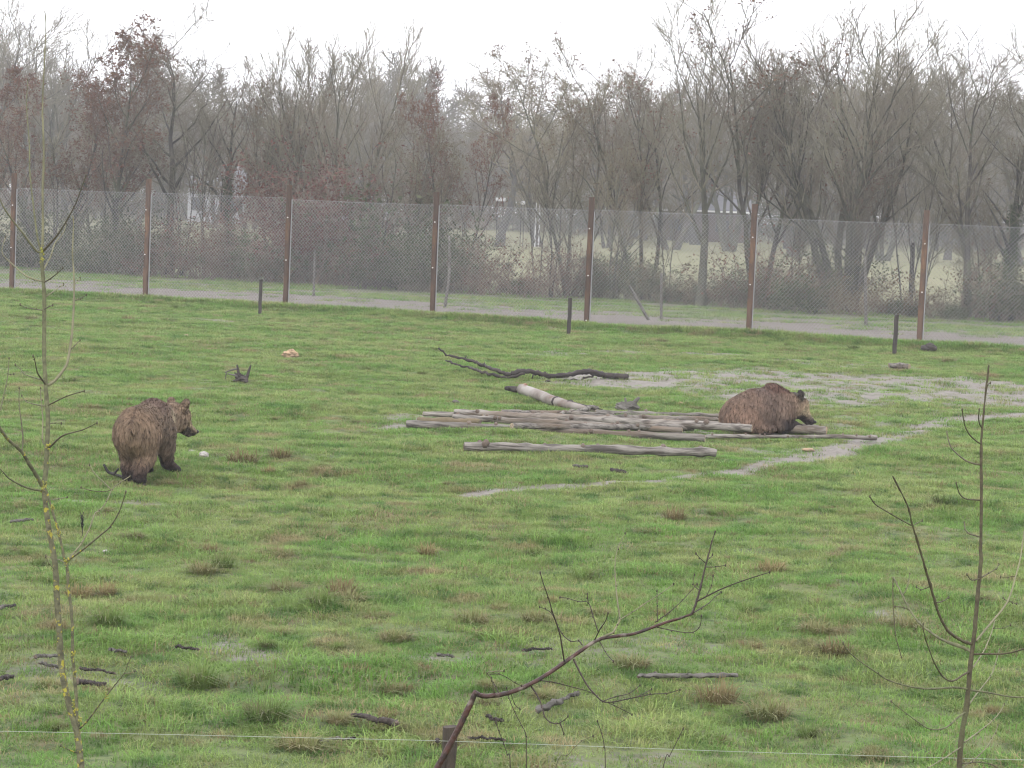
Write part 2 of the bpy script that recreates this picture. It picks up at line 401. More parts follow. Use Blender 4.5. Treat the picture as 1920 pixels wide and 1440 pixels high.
def mesh_bay(w, zt, pitch=.100, r=.0038, sag=.03):
    segs = []
    for fam in (-1, 1):
        k = .56 / .60
        x = -zt * k if fam > 0 else 0.0
        x -= x % pitch if fam > 0 else 0
        lim = w if fam > 0 else w + zt * k
        while x < lim:
            z0, z1 = 0.0, zt
            xa, xb = x, x + fam * zt * k
            pts = []
            # clip to the bay
            def at(z): return x + fam * z * k
            if fam > 0:
                if xa < 0: z0 = -xa / k
                if xb > w: z1 = (w - xa) / k
            else:
                if xa > w: z0 = (xa - w) / k
                if xb < 0: z1 = xa / k
            if z1 - z0 > .03:
                segs.append(((at(z0), fam * r, z0), (at((z0 + z1) / 2), fam * r + sag * .5, (z0 + z1) / 2), (at(z1), fam * r, z1)))
            x += pitch
    pts = np.array(segs); rad = np.full(pts.shape[:2], r)
    v1, q1 = tubes([(pts, rad, 3)])
    hz = np.array([[(0, 0, z), (w / 2, .02, z - .015), (w, 0, z)] for z in (zt - .01, .05)])
    v2, q2 = tubes([(hz, np.full(hz.shape[:2], .004), 3)])
    return np.concatenate([v1, v2]), np.concatenate([q1, q2 + len(v1)])
bay_mes = []
for k in range(3):
    v, q = mesh_bay(BAY, 3.10 + .02 * k, sag=.02 + .03 * k)
    me = mesh_np(v, q, 'wire_mesh'); me.materials.append(M['zinc']); bay_mes.append(me)
for i, u in enumerate(post_us[:-1]):
    o = link('wire_mesh', bay_mes[i % 3], None, fence, fpt(u, .02, .03)); o.rotation_euler = (0, 0, rzF); o['kind'] = 'stuff'

# short dark posts in the grass in front of the fence
for k, (bx, by, ty, lab) in enumerate([(487, 590, 524, 'short black post in the grass in front of the fence near the spiky root stump'),
                                  (1066, 628, 558, 'short dark post before the fence, straight behind the dark forked branch'),
                                  (1677, 664, 590, 'short black post before the fence, behind the short log on the mud')]):
    p = G(bx, by); h = (by - ty) / pxm(p)
    v, f = bevel_post(.085, .085, h, rngF, .2)
    o = link('short_post', mesh_from(v, f, 'short_post', False), M['dark_wood'], None, p); o.rotation_euler = (0, R(.5), R(12 + k * 9))
    tag(o, lab, 'post', 'short posts in front of the fence')

# ------------------------------------------------------------------ trees
def grow(seed, height=9.0, stems=1, r0=.16, nlimb=9, nsub=7, ntw=6, nfin=4, spread=38, first=.25, trop=.10, wig=.10,
         lean=0.0, fork=0.0, limb_len=.42, sub_len=.45, twig_len=.45, rmul=1.0):
    rg = np.random.default_rng(seed); br = {0: [], 1: [], 2: [], 3: [], 4: []}
    NP = [9, 8, 6, 5, 4]
    def walk(p, d, ln, k, wg, tr):
        pts = [p]; d = d / np.linalg.norm(d)
        for _ in range(k - 1):
            d = d + rg.normal(0, wg, 3) + np.array([0, 0, tr]); d = d / np.linalg.norm(d)
            p = p + d * ln / (k - 1); pts.append(p)
        return np.array(pts)
    def side(d, ang, az):
        d = d / np.linalg.norm(d); a = np.array([1.0, 0, 0]) if abs(d[0]) < .8 else np.array([0, 1.0, 0])
        u = np.cross(d, a); u /= np.linalg.norm(u); w = np.cross(d, u)
        return d * math.cos(ang) + (u * math.cos(az) + w * math.sin(az)) * math.sin(ang)
    def add(lv, p, d, ln, r, rt):
        k = NP[lv]; pts = walk(p, d, ln, k, wig * (1 + .25 * lv), trop * (1 if lv else .3))
        rad = r + (rt - r) * np.linspace(0, 1, k) ** .9
        br[lv].append((pts, rad)); return pts, rad
    def spawn(lv, pts, rad, n, t0, ang, lr, ln):
        az = rg.uniform(0, 6.28)
        for i in range(n):
            t = t0 + (1 - t0) * (i + rg.uniform(0, .8)) / n; t = min(t, .985)
            f = t * (len(pts) - 1); j = min(int(f), len(pts) - 2); q = f - j
            p = pts[j] * (1 - q) + pts[j + 1] * q; d = pts[j + 1] - pts[j]; r = (rad[j] * (1 - q) + rad[j + 1] * q) * lr
            az += 2.4 + rg.normal(0, .4)
            yield p, side(d, math.radians(ang * rg.uniform(.7, 1.3)), az), ln * (1 - .45 * t) * rg.uniform(.7, 1.2), r
    for s in range(stems):
        a = 6.28 * s / max(stems, 1) + rg.uniform(-.4, .4)
        tl = (0 if stems == 1 else math.radians(rg.uniform(6, 22)))
        d = np.array([math.sin(tl) * math.cos(a) + lean, math.sin(tl) * math.sin(a), 1.0])
        hh = height * (1 if s == 0 else rg.uniform(.72, .98)) * .93
        p0 = np.array([math.cos(a), math.sin(a), 0]) * (.0 if stems == 1 else r0 * .9) + np.array([0, 0, -.2])
        tp, tr_ = add(0, p0, d, hh, r0 * (1 if stems == 1 else .72), .011)
        tr_[0] *= 1.35
        for p, d1, l1, r1 in spawn(1, tp, tr_, nlimb, first, spread, .62, hh * limb_len):
            lp, lr_ = add(1, p, d1, l1, max(r1, .014), .008)
            for p, d2, l2, r2 in spawn(2, lp, lr_, nsub, .2, spread * 1.05, .6, l1 * sub_len):
                sp_, sr = add(2, p, d2, l2, max(r2, .011 * rmul), .007 * rmul)
                for p, d3, l3, r3 in spawn(3, sp_, sr, ntw, .15, spread * 1.1, .7, l2 * twig_len + .15):
                    wp, wr = add(3, p, d3, l3, max(r3, .007 * rmul), .0045 * rmul)
                    for p, d4, l4, r4 in spawn(4, wp, wr, nfin, .2, spread * 1.15, .8, l3 * .5 + .1):
                        add(4, p, d4, l4, .0052 * rmul, .0038 * rmul)
    return br, rg
def tree_meshes(name, seed, leaves=0, leaf_size=.05, leaf_mat=None, low_leaf=0.0, ivy=0, bark='bark', twig='twig', blend=None, **kw):
    br, rg = grow(seed, **kw)
    sides = [8, 6, 4, 3, 3]
    gA = [(np.array([b[0] for b in br[l]]), np.array([b[1] for b in br[l]]), sides[l]) for l in (0, 1) if br[l]]
    gB = [(np.array([b[0] for b in br[l]]), np.array([b[1] for b in br[l]]), sides[l]) for l in (2, 3, 4) if br[l]]
    v, q = tubes(gA); tr = mesh_np(v, q, name + '_trunk', True); tr.materials.append(M[bark])
    v, q = tubes(gB); cr_ = mesh_np(v, q, name + '_crown', True); cr_.materials.append(M[twig])
    lf = None
    if leaves:
        src = np.concatenate([np.array([b[0] for b in br[l]])[:, 1:].reshape(-1, 3) for l in (3, 4) if br[l]])
        zz = src[:, 2] / src[:, 2].max(); cl = vnoise(src[:, 0] * .9 + seed, src[:, 2] * .9 + src[:, 1] * .7, seed)
        w = np.clip(cl - .25, .08, 1) * (zz + low_leaf) + 1e-6; w /= w.sum()
        c = src[rg.choice(len(src), leaves, p=w)] + rg.normal(0, .05, (leaves, 3))
        lf = leaf_mesh(name + '_leaves', c, leaf_size, rg, M[leaf_mat])
    iv = None
    if ivy:
        tp = br[0][0][0]; t = rg.uniform(0, .62, ivy); f = t * (len(tp) - 1); j = f.astype(int); fr = (f - j)[:, None]
        c = tp[j] * (1 - fr) + tp[j + 1] * fr; a = rg.uniform(0, 6.28, ivy); rr = np.abs(rg.normal(.17, .13, ivy)) * (1.15 - t)
        c = c + np.stack([np.cos(a) * rr, np.sin(a) * rr, rg.normal(0, .1, ivy)], -1)
        iv = leaf_mesh(name + '_ivy', c, .055, rg, M['leaf_ivy'])
    return tr, cr_, lf, iv
def leaf_mesh(name, c, size, rg, m):
    n = len(c); a = rg.normal(0, 1, (n, 3)); a /= np.linalg.norm(a, axis=1, keepdims=True)
    b = rg.normal(0, 1, (n, 3)); b -= a * (a * b).sum(1, keepdims=True); b /= np.linalg.norm(b, axis=1, keepdims=True)
    s = size * rg.uniform(.6, 1.3, (n, 1))
    v = np.stack([c - a * s, c - b * s * .55, c + a * s, c + b * s * .55], 1).reshape(-1, 3)
    q = np.arange(n * 4).reshape(n, 4); me = mesh_np(v, q, name); me.materials.append(m); return me
KINDS = {
 'russet': tree_meshes('russet', 11, leaves=6500, leaf_size=.055, leaf_mat='leaf_russet', low_leaf=.5, twig='twig_red', height=9, stems=2, r0=.15, nlimb=12, nsub=8, ntw=4, nfin=3, spread=34, first=.25, trop=.06, wig=.07, limb_len=.42, sub_len=.5, twig_len=.5, ivy=500),
 'russet_thin': tree_meshes('russet_thin', 12, leaves=1400, leaf_size=.05, leaf_mat='leaf_russet', twig='twig', height=9, stems=3, r0=.12, nlimb=11, nsub=8, ntw=4, nfin=3, spread=27, first=.3, trop=.06, wig=.06, limb_len=.46, sub_len=.55, twig_len=.55),
 'bare_crooked': tree_meshes('bare_crooked', 13, twig='twig', height=9, nlimb=14, nsub=9, ntw=6, nfin=4, spread=44, first=.32, trop=.05, wig=.12, limb_len=.46, sub_len=.5, twig_len=.5),
 'olive': tree_meshes('olive', 14, leaves=2600, leaf_size=.04, leaf_mat='leaf_olive', low_leaf=.6, bark='bark_green', twig='twig_olive', height=9, stems=3, r0=.12, nlimb=11, nsub=7, ntw=5, nfin=3, spread=34, first=.26, trop=.05, wig=.07, limb_len=.44, sub_len=.52, twig_len=.52),
 'spray': tree_meshes('spray', 15, bark='bark_green', twig='twig', height=9, stems=4, r0=.11, nlimb=10, nsub=7, ntw=5, nfin=3, spread=20, first=.3, trop=.07, wig=.045, limb_len=.5, sub_len=.55, twig_len=.6),
 'vase': tree_meshes('vase', 16, bark='bark_green', twig='twig', height=9, stems=7, r0=.15, nlimb=10, nsub=7, ntw=4, nfin=3, spread=25, first=.3, trop=.045, wig=.05, limb_len=.42, sub_len=.58, twig_len=.6),
 'fork': tree_meshes('fork', 17, bark='bark_green', twig='twig', height=9, stems=1, r0=.16, nlimb=11, nsub=9, ntw=6, nfin=4, spread=30, first=.27, trop=.08, wig=.06, limb_len=.62, sub_len=.5, twig_len=.55),
 'round': tree_meshes('round', 18, bark='bark', twig='twig', height=9, stems=2, r0=.16, nlimb=12, nsub=8, ntw=5, nfin=4, spread=34, first=.3, trop=.05, wig=.06, limb_len=.48, sub_len=.55, twig_len=.55),
 'oak': tree_meshes('oak', 19, bark='bark_dark', twig='twig_olive', height=9, stems=1, r0=.22, nlimb=13, nsub=9, ntw=7, nfin=3, spread=58, first=.33, trop=.03, wig=.17, limb_len=.44, rmul=1.8),
 'ivy_trunk': tree_meshes('ivy_trunk', 20, bark='bark_dark', twig='twig', height=9, stems=1, r0=.24, nlimb=12, nsub=8, ntw=5, nfin=3, spread=38, first=.28, trop=.05, wig=.07, limb_len=.46, sub_len=.5, ivy=5200, leaves=700, leaf_mat='leaf_olive', leaf_size=.04),
 'whip': tree_meshes('whip', 21, bark='bark', twig='twig', height=6, stems=2, r0=.05, nlimb=8, nsub=5, ntw=4, nfin=2, spread=26, first=.3, trop=.05, wig=.07, limb_len=.42, sub_len=.55),
 'mid_a': tree_meshes('mid_a', 22, bark='bark', twig='twig', height=9, stems=3, r0=.085, nlimb=13, nsub=9, ntw=6, nfin=3, spread=32, first=.16, trop=.05, wig=.06, limb_len=.46, sub_len=.55, twig_len=.55, rmul=1.5),
 'mid_b': tree_meshes('mid_b', 23, bark='bark', twig='twig_olive', height=9, stems=1, r0=.10, nlimb=17, nsub=9, ntw=6, nfin=3, spread=40, first=.14, trop=.05, wig=.07, limb_len=.46, sub_len=.52, twig_len=.55, rmul=1.5),
 'far_a': tree_meshes('far_a', 24, bark='bark', twig='twig', height=9, stems=2, r0=.09, nlimb=14, nsub=9, ntw=7, nfin=2, spread=38, first=.12, trop=.05, wig=.06, limb_len=.46, sub_len=.55, twig_len=.6, rmul=2.8),
 'far_b': tree_meshes('far_b', 25, bark='bark', twig='twig_olive', height=9, stems=1, r0=.10, nlimb=18, nsub=9, ntw=7, nfin=2, spread=46, first=.10, trop=.05, wig=.07, limb_len=.42, sub_len=.55, twig_len=.6, rmul=2.8),
}
NH = {k: 9.0 for k in KINDS}; NH['whip'] = 6.0
def tree(kind, px, d, top_y, rz, label, name='tree', width=1.0, group=None, lean=0.0, z=-.05):
    p = P(px, 400, d); x, y = p[0], p[1]
    gz_ = float(hgt(x, y)); zt = P(px, top_y, d)[2]
    sc = (zt - gz_) / NH[kind]
    t = empty(name, (x, y, gz_ + z), rz); t.scale = (sc * width, sc * width, sc); t.rotation_euler = (0, lean, rz)
    tr, cr_, lf, iv = KINDS[kind]
    link('trunk', tr, None, t); c = link('crown', cr_, None, t)
    if lf: link('foliage', lf, None, t)['kind'] = 'stuff'
    if iv: link('ivy', iv, None, t)['kind'] = 'stuff'
    tag(t, label, 'tree', group); return t
HG = 'trees of the hedgerow behind the fence'
def hd(px, extra=0.0):                                            # forward distance of the hedgerow at a photo column
    k = (px - 960) / FPX; s = 18.5 + extra
    return (s + F0 @ FN) / (FN[1] + FN[0] * k)
near = [
 ('russet', 95, -1, 165, .3, 'brown-leaved tree behind the fence, smaller neighbour of the tall russet tree', .9),
 ('russet', 205, 0, 68, 1.9, 'tall tree thick with russet dead leaves and a dark leaning trunk behind the fence', 1.0),
 ('bare_crooked', 318, 1, 40, 2.2, 'bare tree with crooked open crown rising above its russet neighbour', .95),
 ('whip', 385, 0, 165, .9, 'slender bare tree in front of the pale cottage', .8),
 ('ivy_trunk', 440, 1, 150, 2.9, 'tree with thick ivy-dark trunk beside the pale cottage', .8),
 ('russet_thin', 512, 0, 108, 1.1, 'slim several-stemmed tree with sparse russet leaves near a fence post', .75),
 ('spray', 640, 1, 88, .4, 'bare pale-limbed tree of upright sprays above the reddish bush', 1.05),
 ('whip', 715, -1, 225, 1.4, 'thin bare double-stemmed young tree before the tall white house', 1.0),
 ('olive', 770, 0, 205, 2.4, 'dense twiggy olive-grey tree right behind a fence post', .95),
 ('russet', 862, 1, 172, 3.6, 'tree with a narrow rust-red leafy top near the white boards', .62),
 ('whip', 1012, -1, 225, .2, 'thin straight bare sapling next to the white boards', .7),
 ('olive', 1072, 0, 100, 4.1, 'rounded olive-brown tree with a stout single dark trunk', .92),
 ('russet_thin', 1212, 1, 108, 2.6, 'tall tree with russet leaves high up, beside the forked tree', 1.0),
 ('fork', 1320, -2, 92, 1.25, 'bare tree with a Y-forked trunk in front of the long barn', .95),
 ('russet_thin', 1425, 0, 58, 4.4, 'tall upright many-stemmed tree with a russet-tipped crown', 1.1),
 ('vase', 1590, 0, 8, .8, 'largest bare tree, many stems fanning up from one base', 1.12),
 ('whip', 1708, 0, 215, 2.0, 'thin leaning bare stem beside an old dark field post', .7),
 ('round', 1822, 0, 62, 1.7, 'bare broad-crowned tree at the fence end beyond the muddy patch', .95),
 ('ivy_trunk', 1895, -1, 200, .5, 'dark ivy-clad tree filling the gap at the fence end', 1.0),
 ('vase', 2040, 0, 70, 2.4, 'bare fan-shaped tree past the fence end', 1.0),
 ('russet', -60, 0, 120, 4.0, 'russet tree at the hedgerow end beyond the sapling', 1.0),
]
for kind, px, ex, ty, rz, lab, wd in near:
    tree(kind, px, hd(px, ex), ty, rz, lab, 'bare_tree' if kind not in ('russet', 'russet_thin', 'olive') else 'leafy_tree', wd * (1.22 if kind != 'vase' else 1.15), HG)
rgT = random.Random(77)
mid = [('round', -20, 118, 10), ('vase', 60, 122, 28), ('round', 140, 128, 120), ('bare_crooked', 250, 135, 130), ('olive', 400, 140, 150), ('round', 470, 142, 165),
       ('russet_thin', 560, 135, 170), ('spray', 690, 128, 150), ('olive', 820, 130, 225), ('russet_thin', 1140, 125, 170), ('round', 1260, 126, 95), ('olive', 1180, 132, 190),
       ('vase', 1370, 128, 130), ('round', 1490, 120, 120), ('spray', 1660, 118, 110), ('olive', 1740, 116, 260), ('round', 1930, 118, 120), ('bare_crooked', 1780, 126, 190), ('olive', 2080, 116, 90), ('olive', -130, 126, 60)]
KD = {'round': 'broad-crowned', 'vase': 'fan-shaped', 'olive': 'twiggy', 'oak': 'gnarled', 'bare_crooked': 'crooked', 'russet_thin': 'slim sparse-leaved', 'spray': 'upright-limbed', 'russet': 'brown-leaved', 'ivy_trunk': 'ivy-trunked', 'whip': 'slender', 'fork': 'forked', 'mid_a': 'several-stemmed', 'mid_b': 'full-crowned', 'far_a': 'double-stemmed', 'far_b': 'domed'}
for i, (kind, px, d, ty) in enumerate(mid + [(['mid_a', 'mid_b'][q % 2], -90 + q * 98 + (q * 37 % 41) - 20, 135 + (q * 53 % 29), (190 if not 850 < -90 + q * 98 < 1080 else 270) + (q * 71 % 60) - 20) for q in range(1, 23) if q % 3]):
    d = d * 1.42
    tree(kind, px, d, ty, rgT.uniform(0, 6.3), 'mist-grey %s tree standing in the field behind the hedgerow trees' % KD[kind], 'hazy_tree', rgT.uniform(1.1, 1.4), 'misty %s trees behind the hedgerow' % KD[kind])
tree('oak', 938, 165, 112, .6, 'misty round-headed oak standing clear against the sky, one of a pair', 'oak_tree', 1.05, 'two misty oaks')
tree('oak', 1012, 172, 115, 2.9, 'misty round-headed oak standing clear against the sky, one of a pair', 'oak_tree', 1.1, 'two misty oaks')
for i in range(46):
    px = -150 + i * 49 + rgT.uniform(-18, 18); d = rgT.uniform(205, 285)
    kind = rgT.choice(['far_a', 'far_b', 'oak', 'far_a', 'mid_b'])
    ty = 150 + .02 * px * .5 + rgT.uniform(-25, 60)
    if 880 < px < 1060: ty = 235
    if 540 < px < 660: ty = 215
    tree(kind, px, d, ty, rgT.uniform(0, 6.3), 'pale %s tree dissolving in mist beyond the far field' % KD[kind], 'distant_tree', rgT.uniform(1.25, 1.6), 'distant %s trees beyond the field' % KD[kind])
for i in range(64):
    px = -160 + i * 36 + rgT.uniform(-18, 18); d = rgT.uniform(320, 385); kind = rgT.choice(['far_a', 'far_b'])
    ty = 235 + .0376 * (px - 900) + rgT.uniform(-30, 30)
    tree(kind, px, d, ty, rgT.uniform(0, 6.3), 'faint grey %s tree in the last line at the misty horizon' % KD[kind], 'distant_tree', rgT.uniform(1.3, 1.7), 'last misty line of %s trees' % KD[kind])

# misty conifer
def conifer(px, d, ty):
    p = P(px, 400, d); h = P(px, ty, d)[2] + .1
    t = empty('conifer_tree', (p[0], p[1], float(hgt(p[0], p[1])))); rg = np.random.default_rng(4)
    v, f = poly_tube([(0, 0, -.2), (0, 0, h * .5), (0, 0, h)], [.25, .14, .02], 8); link('trunk', mesh_from(v, f, 'conifer_trunk'), M['bark_dark'], t)
    n = 2600; tt = rg.uniform(0, 1, n) ** .7; z = h * (1 - tt * .9); a = rg.uniform(0, 6.28, n); rr = (h - z) * .26 * rg.uniform(.25, 1, n) ** .5
    c = np.stack([np.cos(a) * rr, np.sin(a) * rr, z - rr * .3], -1)
    link('crown', leaf_mesh('conifer_crown', c, .3, rg, M['conifer']), None, t)['kind'] = 'stuff'
    tag(t, 'tall pointed conifer, pale grey in the mist above the white house', 'tree')
conifer(612, 405, 128)

# ------------------------------------------------------------------ hedge shrubs
def shrub_meshes(seed, h, w, nst, leafn, leafm, lsize=.04):
    rg = np.random.default_rng(seed); A, B = [], []
    for i in range(nst):
        a = rg.uniform(0, 6.28); tl = rg.uniform(.1, 1.0); L = h * rg.uniform(.6, 1.25); p = np.array([rg.normal(0, w * .25), rg.normal(0, w * .25), -.05]); d = np.array([math.cos(a) * tl, math.sin(a) * tl, 1.0]); pts = [p]
        for k in range(6):
            d = d + rg.normal(0, .16, 3) - np.array([0, 0, .10 * k * tl * .5]); d /= np.linalg.norm(d); p = p + d * L / 6; p[2] = max(p[2], .04); pts.append(p)
        A.append(pts)
        for k in range(7):
            j = rg.integers(2, 7); q = pts[j]; d2 = rg.normal(0, 1, 3); d2[2] = abs(d2[2]) * .7; d2 /= np.linalg.norm(d2); ln = L * rg.uniform(.12, .32); qq = [q]
            for m_ in range(3):
                d2 = d2 + rg.normal(0, .25, 3); d2 /= np.linalg.norm(d2); qq.append(qq[-1] + d2 * ln / 3)
            B.append(qq)
    A = np.array(A); B = np.array(B)
    v, q = tubes([(A, np.broadcast_to(np.linspace(.012, .004, 7), A.shape[:2]), 4), (B, np.broadcast_to(np.linspace(.006, .0035, 4), B.shape[:2]), 3)])
    me = mesh_np(v, q, 'stems', True); lf = None
    if leafn:
        src = np.concatenate([A[:, 2:].reshape(-1, 3), B.reshape(-1, 3)])
        c = src[rg.integers(0, len(src), leafn)] + rg.normal(0, .07, (leafn, 3)); c[:, 2] = np.abs(c[:, 2])
        lf = leaf_mesh('shrub_leaves', c, lsize, rg, M[leafm])
    return me, lf
SH = [shrub_meshes(31, 1.5, 1.8, 42, 2200, 'leaf_green'), shrub_meshes(32, 1.3, 2.0, 42, 1100, 'leaf_olive'), shrub_meshes(33, 1.7, 1.4, 40, 500, 'leaf_russet'), shrub_meshes(34, .9, 1.8, 50, 2400, 'leaf_green', .05), shrub_meshes(35, 2.2, 1.1, 90, 9000, 'leaf_red', .028)]
for i, tw in enumerate(('twig', 'twig_olive', 'twig_red', 'twig_olive', 'twig_red')): SH[i][0].materials.append(M[tw])
LABS = ['bramble thicket with dull green leaves under the hedgerow trees', 'tangled leafless scrub with a few olive leaves under the hedgerow trees', 'brown twiggy bush with dead leaves under the hedgerow trees', 'low bramble mound at the foot of the hedgerow', 'reddish-brown leafy bush']
def shrub(k, x, y, s, rz, lab, grp=None):
    t = empty('hedge_shrub', (x, y, float(hgt(x, y))), rz); t.scale = (s * 1.15, s * 1.15, s)
    link('stems', SH[k][0], None, t)
    if SH[k][1]: link('foliage', SH[k][1], None, t)['kind'] = 'stuff'
    tag(t, lab, 'shrub', grp)
rgS = random.Random(9)
for i in range(70):
    px = -160 + i * 32.7 + rgS.uniform(-14, 14)
    gap = (930 < px < 1010) or (1250 < px < 1380) or (1600 < px < 1720) or (1740 < px < 1800)
    d = hd(px, rgS.uniform(-2.6, .8)); p = P(px, 400, d)
    k = rgS.choice([3, 1, 3]) if gap else rgS.choice([0, 0, 1, 1, 2, 2, 3])
    s = rgS.uniform(.5, .75) if gap else (rgS.uniform(.95, 1.6) if px < 900 else rgS.uniform(.85, 1.4))
    shrub(k, p[0], p[1], s, rgS.uniform(0, 6.3), LABS[k], ['green brambles of the hedgerow', 'olive scrub of the hedgerow', 'brown bushes of the hedgerow', 'low bramble mounds'][k])
p = P(605, 400, hd(605, -1)); shrub(4, p[0], p[1], 2.05, 1.0, 'tall reddish-brown bush, reddest of the hedgerow, behind the fence')
p = P(690, 400, hd(690, -.5)); shrub(0, p[0], p[1], 2.3, 2.0, 'tall ivy-green bush beside the reddish-brown bush')

for i in range(19):
    px = -130 + i * 116 + rgS.uniform(-25, 25); k = rgS.choice(['whip', 'whip', 'olive', 'russet_thin'])
    lab = {'whip': 'slender bare young tree growing up through the hedgerow', 'olive': 'low twiggy young tree filling the hedgerow', 'russet_thin': 'low young tree with a few brown leaves in the hedgerow'}[k]
    if 925 < px < 1000 or 1262 < px < 1385: continue
    tree(k, px, hd(px, rgS.uniform(-1.5, 2.5)), rgS.uniform(220, 320) + .0376 * (px - 900), rgS.uniform(0, 6.3), lab, 'young_tree', rgS.uniform(.9, 1.3), {'whip': 'slender young hedgerow trees', 'olive': 'twiggy young hedgerow trees', 'russet_thin': 'brown-leaved young hedgerow trees'}[k])
for i in range(60):
    px = -200 + i * 39 + rgS.uniform(-15, 15); d = rgS.uniform(235, 262); p = P(px, 400, d)
    shrub(rgS.choice([0, 1]), p[0], p[1], rgS.uniform(2.4, 3.6), rgS.uniform(0, 6.3), 'dark hedge bush in the line closing off the pale far field', 'far hedge bushes')
# old stakes behind the fence
def stake(x0, y0, x1, y1, r, m, lab, ex, bend=0.0):
    a = P(x0, y0, hd(x0, ex - 18.5)); a[2] = float(hgt(a[0], a[1])) - .05
    top = P(x1, y1, a[1])
    mid_ = (a + top) / 2 + np.array([bend, 0, 0])
    v, f = poly_tube(np.array([a, mid_, top]) - a, [r, r * .95, r * .8], 7)
    o = link('stake', mesh_from(v, f, 'stake'), m, None, a); tag(o, lab, 'stake')
stake(1218, 600, 1180, 535, .05, M['grey_wood'], 'pale stick leaning behind the fence beside an upright stake', 5)
stake(1240, 600, 1240, 512, .045, M['grey_wood'], 'upright pale stake behind the fence beside the leaning stick', 6)
stake(833, 600, 842, 442, .05, M['grey_wood'], 'tall bent pale stake close behind a fence post', 6, .08)
stake(588, 560, 590, 470, .04, M['grey_wood'], 'thin grey stake behind the fence before the red bush', 8)
stake(1626, 570, 1622, 480, .05, M['grey_wood'], 'grey stake behind the fence under the largest bare tree', 9)
stake(1708, 560, 1712, 455, .09, M['dark_wood'], 'old dark field post standing in the hedge gap', 20)

# ------------------------------------------------------------------ buildings in the mist
def house(px, d, w, dep, wall_h, roof_h, rz, wm, rm, label, windows, door=None, gable=True, name='house', trim=False):
    p = P(px, 400, d); t = empty(name, (p[0], p[1], float(hgt(p[0], p[1]))), rz)
    x, y = w / 2, dep / 2
    v = [(-x, -y, -.3), (x, -y, -.3), (x, y, -.3), (-x, y, -.3), (-x, -y, wall_h), (x, -y, wall_h), (x, y, wall_h), (-x, y, wall_h), (-x, 0, wall_h + roof_h), (x, 0, wall_h + roof_h)]
    f = [(0, 1, 5, 4), (2, 3, 7, 6), (1, 2, 6, 9, 5), (3, 0, 4, 8, 7)]
    link('wall', mesh_from(v, f, 'wall', False), wm, t)
    e, th = .35, .16; sl = roof_h / y
    rv, rf = [], []
    for sy in (-1, 1):
        b = len(rv)
        for (xx) in (-x - e, x + e):
            for (yy, zz) in ((sy * (y + e), wall_h - e * sl), (0, wall_h + roof_h)):
                rv += [(xx, yy, zz + .02), (xx, yy, zz + th)]
        rf += [(b, b + 4, b + 6, b + 2), (b + 1, b + 3, b + 7, b + 5), (b, b + 1, b + 5, b + 4), (b, b + 2, b + 3, b + 1), (b + 4, b + 5, b + 7, b + 6)]
    rf_o = link('roof', mesh_from(rv, rf, 'roof', False), rm, t)
    if trim:
        for sy in (-1,):
            link('fascia', mesh_from(*box(-x - e, x + e, -y - e - .06, -y - e, wall_h - e * sl - .05, wall_h - e * sl + .12), 'fascia', False), M['white'], rf_o)
    for (wx, wz, ww, wh) in windows:
        fr = link('window', mesh_from(*box(wx - ww / 2 - .08, wx + ww / 2 + .08, -y - .05, -y - .003, wz - .08, wz + wh + .08), 'window', False), M['grey_wood'], t)
        link('pane', mesh_from(*box(wx - ww / 2, wx + ww / 2, -y - .06, -y - .053, wz, wz + wh), 'pane', False), M['glass'], fr)
    if door: link('door', mesh_from(*box(door - .5, door + .5, -y - .06, -y - .003, 0, 2.05), 'door', False), M['red_brick'], t)
    tag(t, label, 'building')
house(405, 226, 5.0, 5, 3.6, 1.6, R(4), M['house_wall'], M['house_roof'], 'low pale cottage with a red door seen through the trees behind the fence', [(-1.6, 1.2, 1.0, 1.1), (2.0, 1.2, .9, 1.1)], door=.9)
house(682, 228, 4.0, 6, 4.4, 2.2, R(-5), M['house_wall'], M['house_roof'], 'taller white house with a pale roof seen through the trees beside the reddish bush', [(-.9, 1.2, .9, 1.3), (.9, 1.2, .9, 1.3), (0, 3.0, .9, .9)])
house(1318, 228, 8.2, 6, 3.0, 1.6, R(-3), M['barn_wall'], M['barn_roof'], 'long brown barn with a white roof edge behind the forked tree', [(-2.4, 1.0, 1.2, 1.0), (1.8, 1.0, 1.2, 1.0)], trim=True, name='barn')
M['board'] = mat('white_board', (.55, .55, .56), .9)
for (x0, y0, x1, y1, lab) in [(929, 371, 948, 377, 'long white board against the dark far trees'), (976, 377, 985, 383, 'small square white board against the dark far trees'), (1004, 378, 1014, 389, 'white upright open frame against the dark far trees')]:
    d = 170; a = P(x0, y1, d); b = P(x1, y0, d); t = empty('white_board', (a[0], d, float(hgt(a[0], d))))
    w = b[0] - a[0]; z0, z1 = a[2] - t.location.z, b[2] - t.location.z
    if 'frame' in lab:
        for xx in (0, w - .1): link('leg', mesh_from(*box(xx, xx + .1, 0, .1, -.1, z1), 'leg', False), M['board'], t)
        link('top_bar', mesh_from(*box(.1, w - .1, .01, .09, z1 - .1, z1), 'top_bar', False), M['board'], t)
    else:
        link('panel', mesh_from(*box(0, w, 0, .06, z0, z1), 'panel', False), M['board'], t)
        for xx in (w * .2, w * .8): link('leg', mesh_from(*box(xx - .03, xx + .03, .063, .12, -.1, z1 - .02), 'leg', False), M['dark_wood'], t)
    tag(t, lab, 'board')

